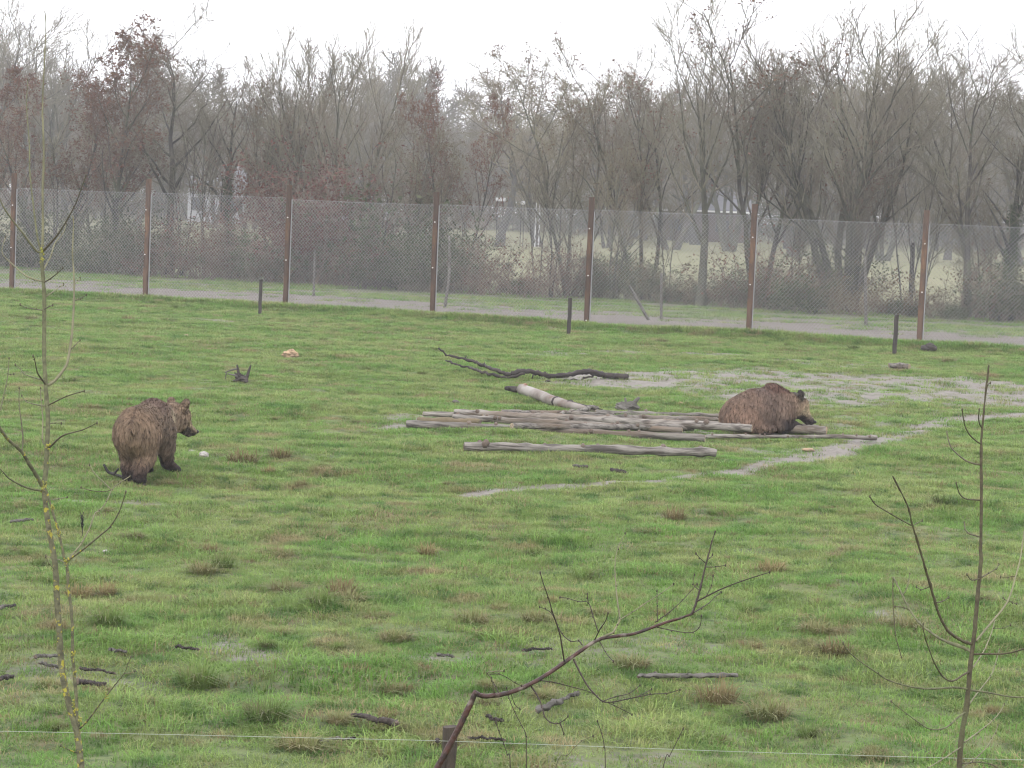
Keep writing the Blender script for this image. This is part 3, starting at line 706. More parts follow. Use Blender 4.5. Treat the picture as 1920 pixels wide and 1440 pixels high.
# ------------------------------------------------------------------ haze
hz = mesh_from(*box(-345, 345, -55, 445, -1.6, 27.0), 'haze', False)
hm = bpy.data.materials.new('haze'); hm.use_nodes = True; hn = hm.node_tree; hn.nodes.clear()
pv = hn.nodes.new('ShaderNodeVolumePrincipled'); pv.inputs['Color'].default_value = (.94, .95, .97, 1); pv.inputs['Density'].default_value = .0009
ho = hn.nodes.new('ShaderNodeOutputMaterial'); hn.links.new(pv.outputs[0], ho.inputs['Volume'])
hm.cycles.volume_sampling = 'DISTANCE'; hm.cycles.homogeneous_volume = True
haze = link('haze', hz, hm); haze['kind'] = 'stuff'; haze['label'] = 'thin grey winter mist filling the air'

# ------------------------------------------------------------------ bears: smooth-blended body surface, then fur
def rcone(p, a, b, r1, r2):
    a = np.array(a, float); b = np.array(b, float); ba = b - a
    t = np.clip(((p - a) @ ba) / (ba @ ba), 0, 1)
    return np.linalg.norm(p - a - t[..., None] * ba, axis=-1) - (r1 + (r2 - r1) * t)
def ellip(p, c, r, yaw=0.0, pitch=0.0):
    q = p - np.array(c, float)
    if yaw:
        cs, sn = math.cos(yaw), math.sin(yaw); q = np.stack([q[..., 0] * cs + q[..., 1] * sn, -q[..., 0] * sn + q[..., 1] * cs, q[..., 2]], -1)
    if pitch:
        cs, sn = math.cos(pitch), math.sin(pitch); q = np.stack([q[..., 0], q[..., 1] * cs + q[..., 2] * sn, -q[..., 1] * sn + q[..., 2] * cs], -1)
    r = np.array(r, float); k0 = np.linalg.norm(q / r, axis=-1); k1 = np.linalg.norm(q / (r * r), axis=-1) + 1e-9
    return k0 * (k0 - 1) / k1
def smin(a, b, k):
    h = np.clip(.5 + .5 * (b - a) / k, 0, 1); return b * (1 - h) + a * h - k * h * (1 - h)
def surface_nets(f, org, h):
    s = f < 0; nx, ny, nz = f.shape
    cnt = np.zeros((nx - 1, ny - 1, nz - 1), int)
    for i in (0, 1):
        for j in (0, 1):
            for k in (0, 1): cnt += s[i:nx - 1 + i, j:ny - 1 + j, k:nz - 1 + k]
    act = (cnt > 0) & (cnt < 8); ids = -np.ones(act.shape, int); ids[act] = np.arange(act.sum())
    c = np.argwhere(act); acc = np.zeros((len(c), 3)); n = np.zeros(len(c))
    cor = [(i, j, k) for i in (0, 1) for j in (0, 1) for k in (0, 1)]
    for a in cor:
        for ax in range(3):
            if a[ax]: continue
            b = list(a); b[ax] = 1
            fa = f[c[:, 0] + a[0], c[:, 1] + a[1], c[:, 2] + a[2]]; fb = f[c[:, 0] + b[0], c[:, 1] + b[1], c[:, 2] + b[2]]
            m = (fa < 0) != (fb < 0); t = np.where(m, fa / np.where(m, fa - fb, 1), 0)
            q = np.tile(np.array(a, float), (len(c), 1)); q[:, ax] = t; acc[m] += q[m]; n[m] += 1
    v = (c + acc / n[:, None]) * h + np.array(org); F = []
    for ax in range(3):
        u, w = (ax + 1) % 3, (ax + 2) % 3
        sl0 = [slice(None)] * 3; sl1 = [slice(None)] * 3; sl0[ax] = slice(0, -1); sl1[ax] = slice(1, None)
        e = np.argwhere(s[tuple(sl0)] != s[tuple(sl1)])
        ok = (e[:, u] > 0) & (e[:, w] > 0) & (e[:, u] < f.shape[u] - 1) & (e[:, w] < f.shape[w] - 1); e = e[ok]
        ins = s[e[:, 0], e[:, 1], e[:, 2]]
        def cell(du, dw):
            q = e.copy(); q[:, u] -= du; q[:, w] -= dw; return ids[q[:, 0], q[:, 1], q[:, 2]]
        q = np.stack([cell(1, 1), cell(0, 1), cell(0, 0), cell(1, 0)], 1)
        q[~ins] = q[~ins][:, ::-1]; F.append(q)
    return v, np.concatenate(F)
def body_mesh(name, prims, lo, hi, h=.0135):
    ax = [np.arange(lo[i], hi[i], h) for i in range(3)]; g = np.stack(np.meshgrid(*ax, indexing='ij'), -1); f = None
    for kind, k, *a in prims:
        d = rcone(g, *a) if kind == 'c' else ellip(g, *a)
        f = d if f is None else smin(f, d, k)
    n = vnoise(g[..., 0] * 9 + g[..., 2] * 5, g[..., 1] * 9 - g[..., 2] * 6, 3) - .5
    f = f + n * .012
    v, q = surface_nets(f, lo, h); me = mesh_np(v, q, name, True); return me
def fur(me, name, n, seed, coat, length, flow, clump=.055, width=.0035):
    """coat(p)->(root rgb, tip rgb); length(p); flow(p,nrm)->direction"""
    rg = np.random.default_rng(seed)
    nv = len(me.vertices); co = np.empty(nv * 3, np.float32); me.vertices.foreach_get('co', co); co = co.reshape(-1, 3).astype(float)
    nr = np.empty(nv * 3, np.float32); me.vertex_normals.foreach_get('vector', nr); nr = nr.reshape(-1, 3).astype(float)
    nf = len(me.polygons); li = np.empty(nf * 4, np.int32); me.loops.foreach_get('vertex_index', li); Q = li.reshape(-1, 4)
    ar = np.linalg.norm(np.cross(co[Q[:, 2]] - co[Q[:, 0]], co[Q[:, 3]] - co[Q[:, 1]]), axis=1); ar /= ar.sum()
    k = rg.choice(nf, n, p=ar); a, b = rg.uniform(0, 1, (2, n, 1)); C = Q[k]
    def lerp(A): return (A[C[:, 0]] * (1 - a) + A[C[:, 1]] * a) * (1 - b) + (A[C[:, 3]] * (1 - a) + A[C[:, 2]] * a) * b
    p = lerp(co); nm = lerp(nr); nm /= np.linalg.norm(nm, axis=1, keepdims=True) + 1e-9
    fl = flow(p, nm); fl = fl - nm * (fl * nm).sum(1, keepdims=True) * .95; fl /= np.linalg.norm(fl, axis=1, keepdims=True) + 1e-9
    L = length(p)[:, None] * rg.uniform(.6, 1.25, (n, 1))
    d1 = nm * .55 + fl * .8 + rg.normal(0, .14, (n, 3)); d2 = nm * .12 + fl + rg.normal(0, .18, (n, 3)) + np.array([0, 0, -.22])
    m1 = p + d1 * L * .45; m2 = m1 + d2 * L * .6
    m = max(60, int(n / 32)); ci = rg.choice(n, m, replace=False); kd = KDTree(m)
    for i, j in enumerate(ci): kd.insert(p[j], i)
    kd.balance(); near_ = np.array([ci[kd.find(x)[1]] for x in p])
    cw = np.clip(1 - np.linalg.norm(p - p[near_], axis=1, keepdims=True) / (clump * 1.8), 0, 1) * .62
    m2 = m2 * (1 - cw) + m2[near_] * cw
    sd = np.cross(fl, nm) + rg.normal(0, .35, (n, 3)); sd /= np.linalg.norm(sd, axis=1, keepdims=True)
    w = sd * width
    r0 = p - nm * .006
    V = np.stack([r0 - w, r0 + w, m1 - w * .8, m1 + w * .8, m2 - w * .3, m2 + w * .3], 1).reshape(-1, 3)
    o = np.arange(n)[:, None] * 6
    F = np.concatenate([o + np.array([[0, 1, 3, 2]]), o + np.array([[2, 3, 5, 4]])])
    fm = mesh_np(V, F, name, True)
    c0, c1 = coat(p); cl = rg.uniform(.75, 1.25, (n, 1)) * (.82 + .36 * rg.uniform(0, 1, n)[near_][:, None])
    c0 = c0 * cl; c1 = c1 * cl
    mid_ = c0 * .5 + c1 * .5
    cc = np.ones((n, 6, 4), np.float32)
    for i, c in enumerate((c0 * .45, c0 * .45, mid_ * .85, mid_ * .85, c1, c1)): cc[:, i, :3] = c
    fm.color_attributes.new('coat', 'FLOAT_COLOR', 'POINT').data.foreach_set('color', cc.ravel())
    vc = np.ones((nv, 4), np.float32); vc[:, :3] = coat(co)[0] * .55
    me.color_attributes.new('coat', 'FLOAT_COLOR', 'POINT').data.foreach_set('color', vc.ravel())
    return fm
M['fur'] = mat('bear_fur', (.2, .1, .06), .62, attr='coat', spec=.25, trans=.15)
M['hide'] = mat('bear_hide', (.1, .06, .04), .8, attr='coat')
def mixc(a, b, t):
    t = np.clip(t, 0, 1)[:, None]; return np.array(a) * (1 - t) + np.array(b) * t
def sstep(a, b, x): t = np.clip((x - a) / (b - a), 0, 1); return t * t * (3 - 2 * t)
def head_prims(c, yaw, pitch, sc=1.0):
    """a bear's head about centre c; yaw to the right of +y, pitch down; returns primitives and key points"""
    f = np.array([math.sin(yaw) * math.cos(pitch), math.cos(yaw) * math.cos(pitch), -math.sin(pitch)])
    r = np.array([math.cos(yaw), -math.sin(yaw), 0]); u = np.cross(r, f); c = np.array(c, float)
    at = lambda x, y, z: c + (r * x + f * y + u * z) * sc
    pr = [('c', .05, at(0, -.05, 0), at(0, .03, .01), .145 * sc, .135 * sc)]
    for s in (-1, 1):
        pr.append(('c', .04, at(s * .05, .0, -.05), at(s * .045, .09, -.045), .095 * sc, .07 * sc))      # cheeks
    pr += [('c', .04, at(0, .08, .035), at(0, .15, .0), .095 * sc, .065 * sc),                           # brow and stop
           ('c', .03, at(0, .13, -.02), at(0, .285, -.035), .068 * sc, .048 * sc),                         # muzzle
           ('c', .02, at(0, .10, -.075), at(0, .25, -.085), .05 * sc, .032 * sc)]                          # lower jaw
    for s in (-1, 1):
        e0 = at(s * .105, -.045, .10); e1 = at(s * .135, -.055, .165)
        pr.append(('c', .02, e0, e1, .048 * sc, .040 * sc))
    return pr, at, f, r, u
def ball(name, p, rad, m, parent, sq=(1, 1, 1)):
    v, f = [], []
    for i in range(7):
        th = math.pi * i / 6
        for j in range(10):
            a = 2 * math.pi * j / 10; v.append((rad * sq[0] * math.sin(th) * math.cos(a), rad * sq[1] * math.sin(th) * math.sin(a), rad * sq[2] * math.cos(th)))
    for i in range(6):
        for j in range(10): f.append((i * 10 + j, (i + 1) * 10 + j, (i + 1) * 10 + (j + 1) % 10, i * 10 + (j + 1) % 10))
    return link(name, mesh_from(v, f, name), m, parent, tuple(p))

# ---- walking bear seen from behind, head turned aside
HC, HY, HP = (.19, 1.20, .66), R(40), R(28)
hp, hat, hf, hr, hu = head_prims(HC, HY, HP, 1.08)
W = [('e', .1, (-.01, .04, .61), (.225, .30, .255)), ('e', .12, (-.01, .40, .60), (.215, .44, .235)), ('e', .12, (0, .80, .58), (.20, .30, .27)),
     ('e', .10, (0, .78, .73), (.11, .20, .155)), ('e', .10, (0, .45, .73), (.13, .45, .11)),
     ('c', .08, (.03, .92, .68), (.13, 1.13, .665), .165, .14), ('c', .08, (.04, .95, .55), (.14, 1.12, .59), .14, .12),
     # hind legs: one planted behind, one forward
     ('c', .09, (.085, .02, .54), (.09, .06, .32), .165, .115), ('c', .05, (.09, .06, .32), (.065, -.09, .18), .105, .07), ('c', .04, (.065, -.09, .18), (.06, -.05, .06), .066, .056),
     ('c', .04, (.06, -.10, .075), (.06, .07, .045), .06, .05),
     ('c', .09, (-.10, .05, .54), (-.11, .22, .33), .165, .115), ('c', .05, (-.11, .22, .33), (-.115, .12, .18), .10, .07), ('c', .04, (-.115, .12, .18), (-.12, .18, .06), .066, .056),
     ('c', .04, (-.12, .12, .055), (-.12, .32, .05), .056, .052),
     # forelegs: one planted, one reaching and turned out
     ('c', .08, (-.12, .82, .52), (-.12, .80, .35), .14, .10), ('c', .05, (-.12, .80, .35), (-.08, .88, .12), .092, .064), ('c', .04, (-.08, .88, .10), (-.07, .98, .055), .064, .05),
     ('c', .08, (.13, .82, .52), (.145, .86, .35), .14, .10), ('c', .05, (.145, .86, .35), (.15, .97, .16), .092, .062), ('c', .04, (.15, .97, .15), (.25, 1.02, .065), .064, .056),
     ('c', .05, (0, -.24, .70), (0, -.30, .64), .045, .028)] + hp
b1 = body_mesh('walking_bear', W, (-.40, -.50, -.03), (.62, 1.66, 1.06))
def coat1(p):
    z = p[:, 2]; y = p[:, 1]
    c = mixc((.168, .108, .070), (.122, .082, .060), sstep(.3, .75, y))
    c = mixc(c, (.42, .35, .24), np.exp(-((y - .99 + p[:, 0] * .25) / .05) ** 2) * sstep(.42, .55, z))               # rump redder, shoulders browner
    c = mixc(c, (.11, .060, .045), sstep(.70, .86, z) * sstep(.45, .6, y) * (1 - sstep(1.0, 1.1, y)))   # dark hump
    hd_ = sstep(1.02, 1.16, y + p[:, 0] * .35)
    c = mixc(c, (.17, .115, .075), hd_)
    d = p - np.array(HC); along = d @ hf; up_ = d @ hu
    c = mixc(c, (.30, .23, .145), sstep(.06, .16, along) * sstep(-.05, .0, up_))       # pale muzzle top
    c = mixc(c, (.05, .035, .03), sstep(.06, .16, along) * sstep(-.03, -.06, up_))     # dark jaw
    leg = 1 - sstep(.13, .36, z)
    c = mixc(c, (.045, .028, .024), leg * np.clip(hd_ * -9 + 1, 0, 1)); c = mixc(c, (.018, .014, .013), 1 - sstep(.06, .15, z))
    n = vnoise(p[:, 0] * 6 + p[:, 2] * 3, p[:, 1] * 5 + p[:, 2] * 7, 6)[:, None]; c = c * (.75 + .5 * n)
    tip = c * 1.2 + np.array([.10, .084, .056]) * (1 - leg)[:, None] * (1 - .35 * sstep(.7, .86, z))[:, None]
    return c, tip
def len1(p):
    d = p - np.array(HC); al = d @ hf
    L = .052 * (1 - .85 * sstep(.03, .14, al)) * (.3 + .7 * sstep(.05, .25, p[:, 2]))
    ear = ((d @ hu) > .085) & (al < .03)
    return np.where(ear, .02, L)
def flow1(p, n):
    f = np.tile(np.array([0, -.75, -.65]), (len(p), 1)); f[:, 2] -= .9 * (1 - sstep(.15, .7, p[:, 2])); f[:, 1] *= np.where(p[:, 1] < .0, .1, 1); f[:, 0] += .25 * np.sign(p[:, 0]) * sstep(.5, .85, p[:, 2]); return f
pb = G(254, 907); RZ1 = R(-4)
o1 = link('brown_bear', b1, None, None, tuple(pb - np.array([0, 0, .01]))); o1.rotation_euler = (0, 0, RZ1); o1.scale = (1.0, 1.02, 1.02)
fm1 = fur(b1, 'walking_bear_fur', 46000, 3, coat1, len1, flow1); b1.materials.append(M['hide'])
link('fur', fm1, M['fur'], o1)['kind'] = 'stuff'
ball('nose', hat(0, .335, -.012), .030, M['nose'], o1, (1, .9, .8))
for s in (-1, 1): ball('eye', hat(s * .062, .125, .048), .014, M['nose'], o1)
tag(o1, 'brown bear walking away over the grass with its head turned to its right', 'bear')

# ---- resting bear
HC2, HY2, HP2 = (.12, 1.05, .375), R(34), R(35)
hp2, hat2, hf2, hr2, hu2 = head_prims(HC2, HY2, HP2, 1.12)
W2 = [('e', .1, (0, .0, .25), (.28, .31, .25)), ('e', .12, (0, .34, .30), (.31, .42, .29)), ('e', .12, (0, .68, .30), (.27, .32, .285)),
      ('e', .10, (0, .38, .45), (.18, .38, .14)), ('e', .08, (0, .62, .575), (.10, .17, .12)),
      ('c', .1, (.01, .85, .42), (.07, 1.0, .385), .185, .145), ('c', .1, (.02, .85, .25), (.05, 1.0, .30), .17, .13),
      ('e', .07, (.24, .05, .20), (.13, .27, .20)), ('c', .05, (.30, .18, .09), (.30, .42, .06), .085, .06),
      ('e', .07, (-.24, .05, .20), (.13, .27, .20)), ('c', .05, (-.30, .18, .09), (-.30, .42, .06), .085, .06),
      ('c', .06, (.23, .68, .30), (.29, .62, .12), .14, .105), ('c', .05, (.29, .62, .11), (.25, .92, .085), .10, .075), ('c', .04, (.25, .92, .085), (.22, 1.06, .06), .072, .058),
      ('c', .06, (-.22, .68, .30), (-.28, .62, .12), .14, .105), ('c', .05, (-.28, .62, .11), (-.2, .95, .085), .10, .075)] + hp2
b2 = body_mesh('resting_bear', W2, (-.48, -.42, -.03), (.62, 1.48, .84))
def coat2(p):
    z = p[:, 2]; y = p[:, 1]
    c = mixc((.165, .098, .068), (.115, .072, .056), sstep(.0, .35, y)); c = mixc(c, (.14, .088, .062), sstep(.45, .75, y))
    c = mixc(c, (.10, .050, .036), sstep(.53, .62, z) * sstep(.4, .5, y) * (1 - sstep(.85, .95, y)))
    d = p - np.array(HC2); al = d @ hf2; up_ = d @ hu2
    hd_ = sstep(.90, 1.02, y) * sstep(.2, .28, z)
    c = mixc(c, (.20, .14, .088), hd_)
    c = mixc(c, (.38, .30, .19), sstep(.05, .14, al) * sstep(-.06, .0, up_)); c = mixc(c, (.06, .042, .034), sstep(.06, .16, al) * sstep(-.04, -.08, up_))
    c = mixc(c, (.03, .022, .02), sstep(.09, .13, up_) * (1 - sstep(.0, .05, al)))       # dark ear
    leg = (1 - sstep(.16, .30, z)) * sstep(.5, .62, y) * np.clip(p[:, 0] * 8 - .6, 0, 1)
    c = mixc(c, (.035, .025, .024), leg)
    n = vnoise(p[:, 0] * 6 + p[:, 2] * 3, p[:, 1] * 5 + p[:, 2] * 7, 8)[:, None]; c = c * (.75 + .5 * n)
    return c, c * 1.25 + np.array([.085, .072, .054]) * (1 - leg)[:, None] * (1 - .7 * sstep(.53, .62, z))[:, None]
def len2(p):
    d = p - np.array(HC2); al = d @ hf2
    return np.where(((d @ hu2) > .085) & (al < .03), .018, .062 * (1 - .85 * sstep(.03, .14, al)) * (.5 + .5 * sstep(.02, .2, p[:, 2])))
def flow2(p, n):
    f = np.tile(np.array([0, -.45, -1.0]), (len(p), 1)); f[:, 0] += .3 * np.sign(p[:, 0]); return f
pb2 = G(1388, 813) + np.array([0, 0, .035]); RZ2 = R(-60)
o2 = link('brown_bear', b2, None, None, tuple(pb2)); o2.rotation_euler = (0, 0, RZ2); o2.scale = (1.0, .9, 1.03)
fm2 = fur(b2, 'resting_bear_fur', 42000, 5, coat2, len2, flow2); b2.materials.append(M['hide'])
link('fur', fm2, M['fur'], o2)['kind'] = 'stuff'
ball('nose', hat2(0, .338, -.012), .030, M['nose'], o2, (1, .9, .8))
for s in (-1, 1): ball('eye', hat2(s * .062, .125, .048), .014, M['nose'], o2)
tag(o2, 'brown bear lying hunched on the logs with its muzzle lowered', 'bear')

# ------------------------------------------------------------------ logs
rgL = np.random.default_rng(21)
RAFT = 'stripped logs laid side by side'
def log(pa, pb_, da, db, label, m='weathered', knots=(), group='stripped logs laid side by side', lift=0.0, cuts=(1, 1), wob=.012, name='log', cat='log', bend=None):
    """pa, pb_: photo points on the axis of the log; da, db: thickness in photo pixels"""
    if group == RAFT: da *= 1.2; db *= 1.2
    A = G(pa[0], pa[1] + da / 2); B = G(pb_[0], pb_[1] + db / 2)
    ra = da / 2 / pxm(A); rb = db / 2 / pxm(B)
    A[2] += ra * .85 + lift; B[2] += rb * .85 + lift
    n = 34; t = np.linspace(0, 1, n); L = np.linalg.norm(B - A)
    pts = A + (B - A) * t[:, None]
    w = np.stack([np.interp(t, np.linspace(0, 1, 7), rgL.normal(0, wob, 7)) for _ in range(2)], 1); w[0] = w[-1] = 0
    u = (B - A) / L; s = np.cross(u, [0, 0, 1]); s /= np.linalg.norm(s)
    pts = pts + s * w[:, :1] + np.array([0, 0, 1]) * (np.abs(w[:, 1:]) * .5 + .035)
    rad = (ra + (rb - ra) * t) * (1 + np.interp(t, np.linspace(0, 1, 12), rgL.normal(0, .08, 12)))
    for k in knots: rad *= 1 + .28 * np.exp(-((t - k) * L / .06) ** 2)
    if L > 2.2: knots = tuple(knots) + tuple(rgL.uniform(.03, .97, 4))
    t_ = empty(name, tuple(A - np.array([0, 0, ra])))
    off = A - np.array([0, 0, ra])
    v, q = tubes([(pts[None] - off, rad[None], 11)])
    v = v + rgL.normal(0, .0035, v.shape)
    link('trunk', mesh_from(v, [tuple(x) for x in q], 'trunk'), M[m], t_)
    for end, c in ((0, cuts[0]), (-1, cuts[1])):
        ring = v[:11] if end == 0 else v[-11:]; cen = ring.mean(0) + (u if end else -u) * .008
        inner = cen + (ring - ring.mean(0)) * .55 + (u if end else -u) * rgL.normal(0, .004, (11, 1))
        vv = np.vstack([ring, inner, [cen]]); ff = []
        for j in range(11):
            j2 = (j + 1) % 11; ff.append((j, j2, 11 + j2, 11 + j)); ff.append((11 + j, 11 + j2, 22))
        if end == 0: ff = [x[::-1] for x in ff]
        link('cut_end', mesh_from(vv, ff, 'cut_end', False), M['cut'] if c else M['knot'], t_)
    for k in knots:
        j = k * (n - 1); i = min(int(j), n - 2); c = pts[i] * (1 - (j - i)) + pts[i + 1] * (j - i) - off; r = rad[i]
        a = rgL.uniform(.2, 2.6); d = s * math.cos(a) * -1 * (1 if rgL.uniform() < .8 else -1) + np.array([0, 0, math.sin(a)]); d /= np.linalg.norm(d)
        vv, ff = poly_tube([c + d * r * .6, c + d * r * 1.05, c + d * (r * 1.18 + .018)], [r * .75, r * .62, r * .35], 7, sub=1)
        link('knot', mesh_from(vv, ff, 'knot'), M['knot'], t_)
    tag(t_, label, cat, group); return t_
log((762, 799), (1321, 826), 12, 11, 'long grey log whose pale cut end lies beside the bare sandy ring', knots=(.3, .43, .62, .78, .9))
log((849, 790), (1278, 816), 11, 9, 'grey log lying second behind the long front log, ending short of the bear', knots=(.02, .45, .72), lift=.03)
log((783, 788), (900, 795), 11, 10, 'short dark mossy log end sticking out between grey logs', m='mossy', cuts=(0, 0))
log((852, 783), (1409, 813), 11, 13, 'knotty yellowish-grey log reaching in front of the resting bear', knots=(.08, .3, .52, .71, .85), lift=.05)
log((793, 779), (1350, 800), 8, 10, 'slim grey log running to the resting bear, mossy at its free end', knots=(.26, .5, .68), lift=.0)
log((905, 786), (1345, 793), 9, 9, 'grey-brown log wedged between the knotty yellowish log and the slim log', knots=(.2, .6), lift=.02)
log((960, 803), (1300, 812), 9, 9, 'half-hidden brownish log in the middle of the log row', knots=(.4, .8), lift=.0)
log((940, 776), (1150, 781), 8, 8, 'short reddish-grey log end at the back of the log row beside the birch trunk', knots=(.5,))
log((1117, 776), (1350, 787), 7, 8, 'rearmost thin pole of the log row, ending behind the resting bear', knots=(.4,))
log((1392, 803), (1549, 812), 14, 14, 'thick smooth grey log under the chin of the resting bear', knots=(), wob=.004)
log((1470, 801), (1534, 805), 8, 8, 'slim pale log just behind the thick log under the bear', knots=())
log((1292, 823), (1643, 825), 6, 7, 'thin pale pole lying in front of the resting bear, its tip on the muddy track', knots=(.12, .3, .52, .96), wob=.02, cuts=(0, 0))
log((870, 841), (1342, 853), 13, 13, 'separate knobbly log lying alone on the grass in front of the log row', knots=(.06, .25, .53, .79, .94), group='stripped logs laid side by side', cuts=(0, 0), wob=.02)
log((1667, 688), (1704, 690), 11, 12, 'short pale log on the mud near the far short post', group=None, knots=(.5,))
log((1197, 1278), (1381, 1274), 7, 9, 'thin dead pole lying in the near grass', m='grey_wood', group=None, knots=(.2, .42), cuts=(0, 0), wob=.015)
log((660, 1350), (742, 1366), 7, 13, 'short rotting branch lying in the near grass', m='char', group=None, cuts=(0, 0), wob=.02, name='fallen_branch', cat='branch')
log((1005, 1342), (1050, 1325), 10, 12, 'short grey rotten log behind the drooping twig', m='grey_wood', group=None, cuts=(0, 0), wob=.02)
log((1048, 1322), (1084, 1308), 5, 7, 'thin grey stick next to the short grey rotten log', m='grey_wood', group=None, cuts=(0, 0), wob=.01, name='stick', cat='stick')
log((913, 1353), (942, 1363), 6, 6, 'small dark stick beside the red-barked sapling', m='char', group=None, cuts=(0, 0), wob=.01, name='stick', cat='stick')
log((938, 780), (1010, 784), 9, 7, 'dark piece of old bark at the back of the log row', m='char', group=None, cuts=(0, 0), wob=.02, name='bark_piece', cat='bark')
log((1050, 785), (1120, 772), 9, 7, 'broken reddish-grey piece of trunk resting on the back logs', group=None, cuts=(0, 0), wob=.03, lift=.03)
log((145, 1287), (196, 1292), 10, 7, 'dark rotten stick on the bare earth by the lichen-covered sapling', m='char', group=None, cuts=(0, 0), wob=.01, name='stick', cat='stick')
log((66, 1240), (108, 1238), 7, 5, 'grey dead stick on bare earth behind the lichen-covered stem', m='grey_wood', group=None, cuts=(0, 0), wob=.01, name='stick', cat='stick')
log((20, 984), (62, 981), 6, 4, 'small pale stick in the grass below the walking bear', m='grey_wood', group=None, cuts=(0, 0), name='stick', cat='stick', wob=.01)
for k, (a, b, w_) in enumerate([((205, 1228), (236, 1230), 5), ((0, 1283), (22, 1277), 8), ((0, 1148), (28, 1143), 5), ((980, 1228), (1035, 1226), 4), ((1075, 878), (1100, 880), 5), ((1145, 886), (1172, 890), 8),
                                ((820, 1236), (850, 1240), 5), ((880, 1394), (945, 1398), 4), ((600, 1400), (665, 1394), 4), ((330, 1222), (372, 1226), 5), ((75, 1253), (120, 1262), 5), ((150, 1262), (215, 1272), 4)]):
    log(a, b, w_, w_ * .8, 'small dark scrap of dead wood lying in the grass', m='char' if k % 2 else 'grey_wood', group='scraps of dead wood in the grass', cuts=(0, 0), wob=.012, name='wood_scrap', cat='stick')

# ---- broken birch trunk
def gl(px, py, up=0.0):
    p = G(px, py); return p + np.array([0, 0, up])
t_ = empty('birch_trunk', tuple(gl(1040, 765)))
o0 = np.array(t_.location)
bp_ = np.array([gl(978, 741, .10), gl(1010, 752, .10), gl(1044, 764, .09), gl(1085, 772, .07), gl(1124, 777, .05)]) - o0
v, f = poly_tube(bp_, [.10, .095, .085, .06, .02], 12, sub=6); v = v + rgL.normal(0, .003, v.shape)
link('trunk', mesh_from(v, f, 'trunk'), M['birch'], t_)
for k in range(9):
    e = bp_[0] + rgL.normal(0, .04, 3) * np.array([.6, 1, 1]); d = (bp_[0] - bp_[1]); d /= np.linalg.norm(d); e2 = e + d * rgL.uniform(.06, .2) + rgL.normal(0, .03, 3)
    v, f = poly_tube([e - d * .08, e, e2], [.04, .035, .008], 5, sub=1); link('splinter', mesh_from(v, f, 'splinter', False), M['splinter'], t_)
v, f = poly_tube([bp_[0] + (0, 0, -.02), gl(958, 738, .08) - o0, gl(948, 739, .10) - o0], [.06, .05, .035], 8); link('stub', mesh_from(v, f, 'stub'), M['char'], t_)
for c, r_ in ((bp_[2], .095), (bp_[3] * .6 + bp_[2] * .4, .085)):
    d = bp_[3] - bp_[2]; d /= np.linalg.norm(d); v, f = poly_tube([c - d * .02, c, c + d * .03], [r_, r_ * 1.08, r_ * .95], 11, sub=1, cap=False); v = v + rgL.normal(0, .006, v.shape); link('bark_ring', mesh_from(v, f, 'bark_ring'), M['char'], t_)
v, f = poly_tube([bp_[2] + (0, 0, .05), bp_[3] + (0, .02, .05), bp_[4] + (.05, .02, .03)], [.03, .02, .008], 6); link('bark_strip', mesh_from(v, f, 'bark_strip'), M['char'], t_)
tag(t_, 'broken pale birch trunk with a splintered orange end behind the log row', 'log')

# ---- dark forked branch
t_ = empty('forked_branch', tuple(gl(1100, 712))); o0 = np.array(t_.location)
def seg(name, pts, r, m, sides=8):
    q = np.array([gl(x, y, z) for x, y, z in pts]) - o0; v, f = poly_tube(q, np.array(r) * .82, sides, sub=6); nr_ = len(v) // sides; v = v + np.repeat(rgL.normal(0, .011, (nr_, 3)), sides, 0) + rgL.normal(0, .006, v.shape)
    return link(name, mesh_from(v, f, name), M[m], t_)
seg('limb', [(1177, 712, .05), (1140, 710, .06), (1105, 712, .16), (1075, 711, .11), (1035, 712, .07), (1008, 711, .14), (980, 710, .16), (955, 709, .08), (930, 706, .13), (905, 702, .17), (880, 699, .24), (840, 698, .33), (822, 697, .47)],
    [.075, .068, .066, .058, .058, .054, .054, .05, .04, .036, .03, .024, .014], 'char', 9)
seg('fork', [(985, 712, .14), (955, 711, .04), (925, 708, .08), (900, 704, .09), (875, 702, .14), (850, 700, .2), (834, 699, .24)], [.03, .032, .032, .028, .026, .02, .014], 'char')
seg('side_branch', [(1116, 711, .10), (1100, 713, .03), (1060, 715, .02), (1021, 716, .015)], [.022, .02, .018, .012], 'char')
for (x, y, z, dx, dz) in ((1000, 712, .13, -.03, -.1), (960, 709, .1, .06, .05), (870, 699, .24, .04, .06), (905, 703, .16, .03, .08)):
    b = gl(x, y, z) - o0; v, f = poly_tube([b, b + (dx, 0, dz)], [.016, .008], 6, sub=1); link('twig_stub', mesh_from(v, f, 'twig_stub'), M['char'], t_)
tag(t_, 'long dark crooked branch forking into two raised tips on the grass', 'branch')

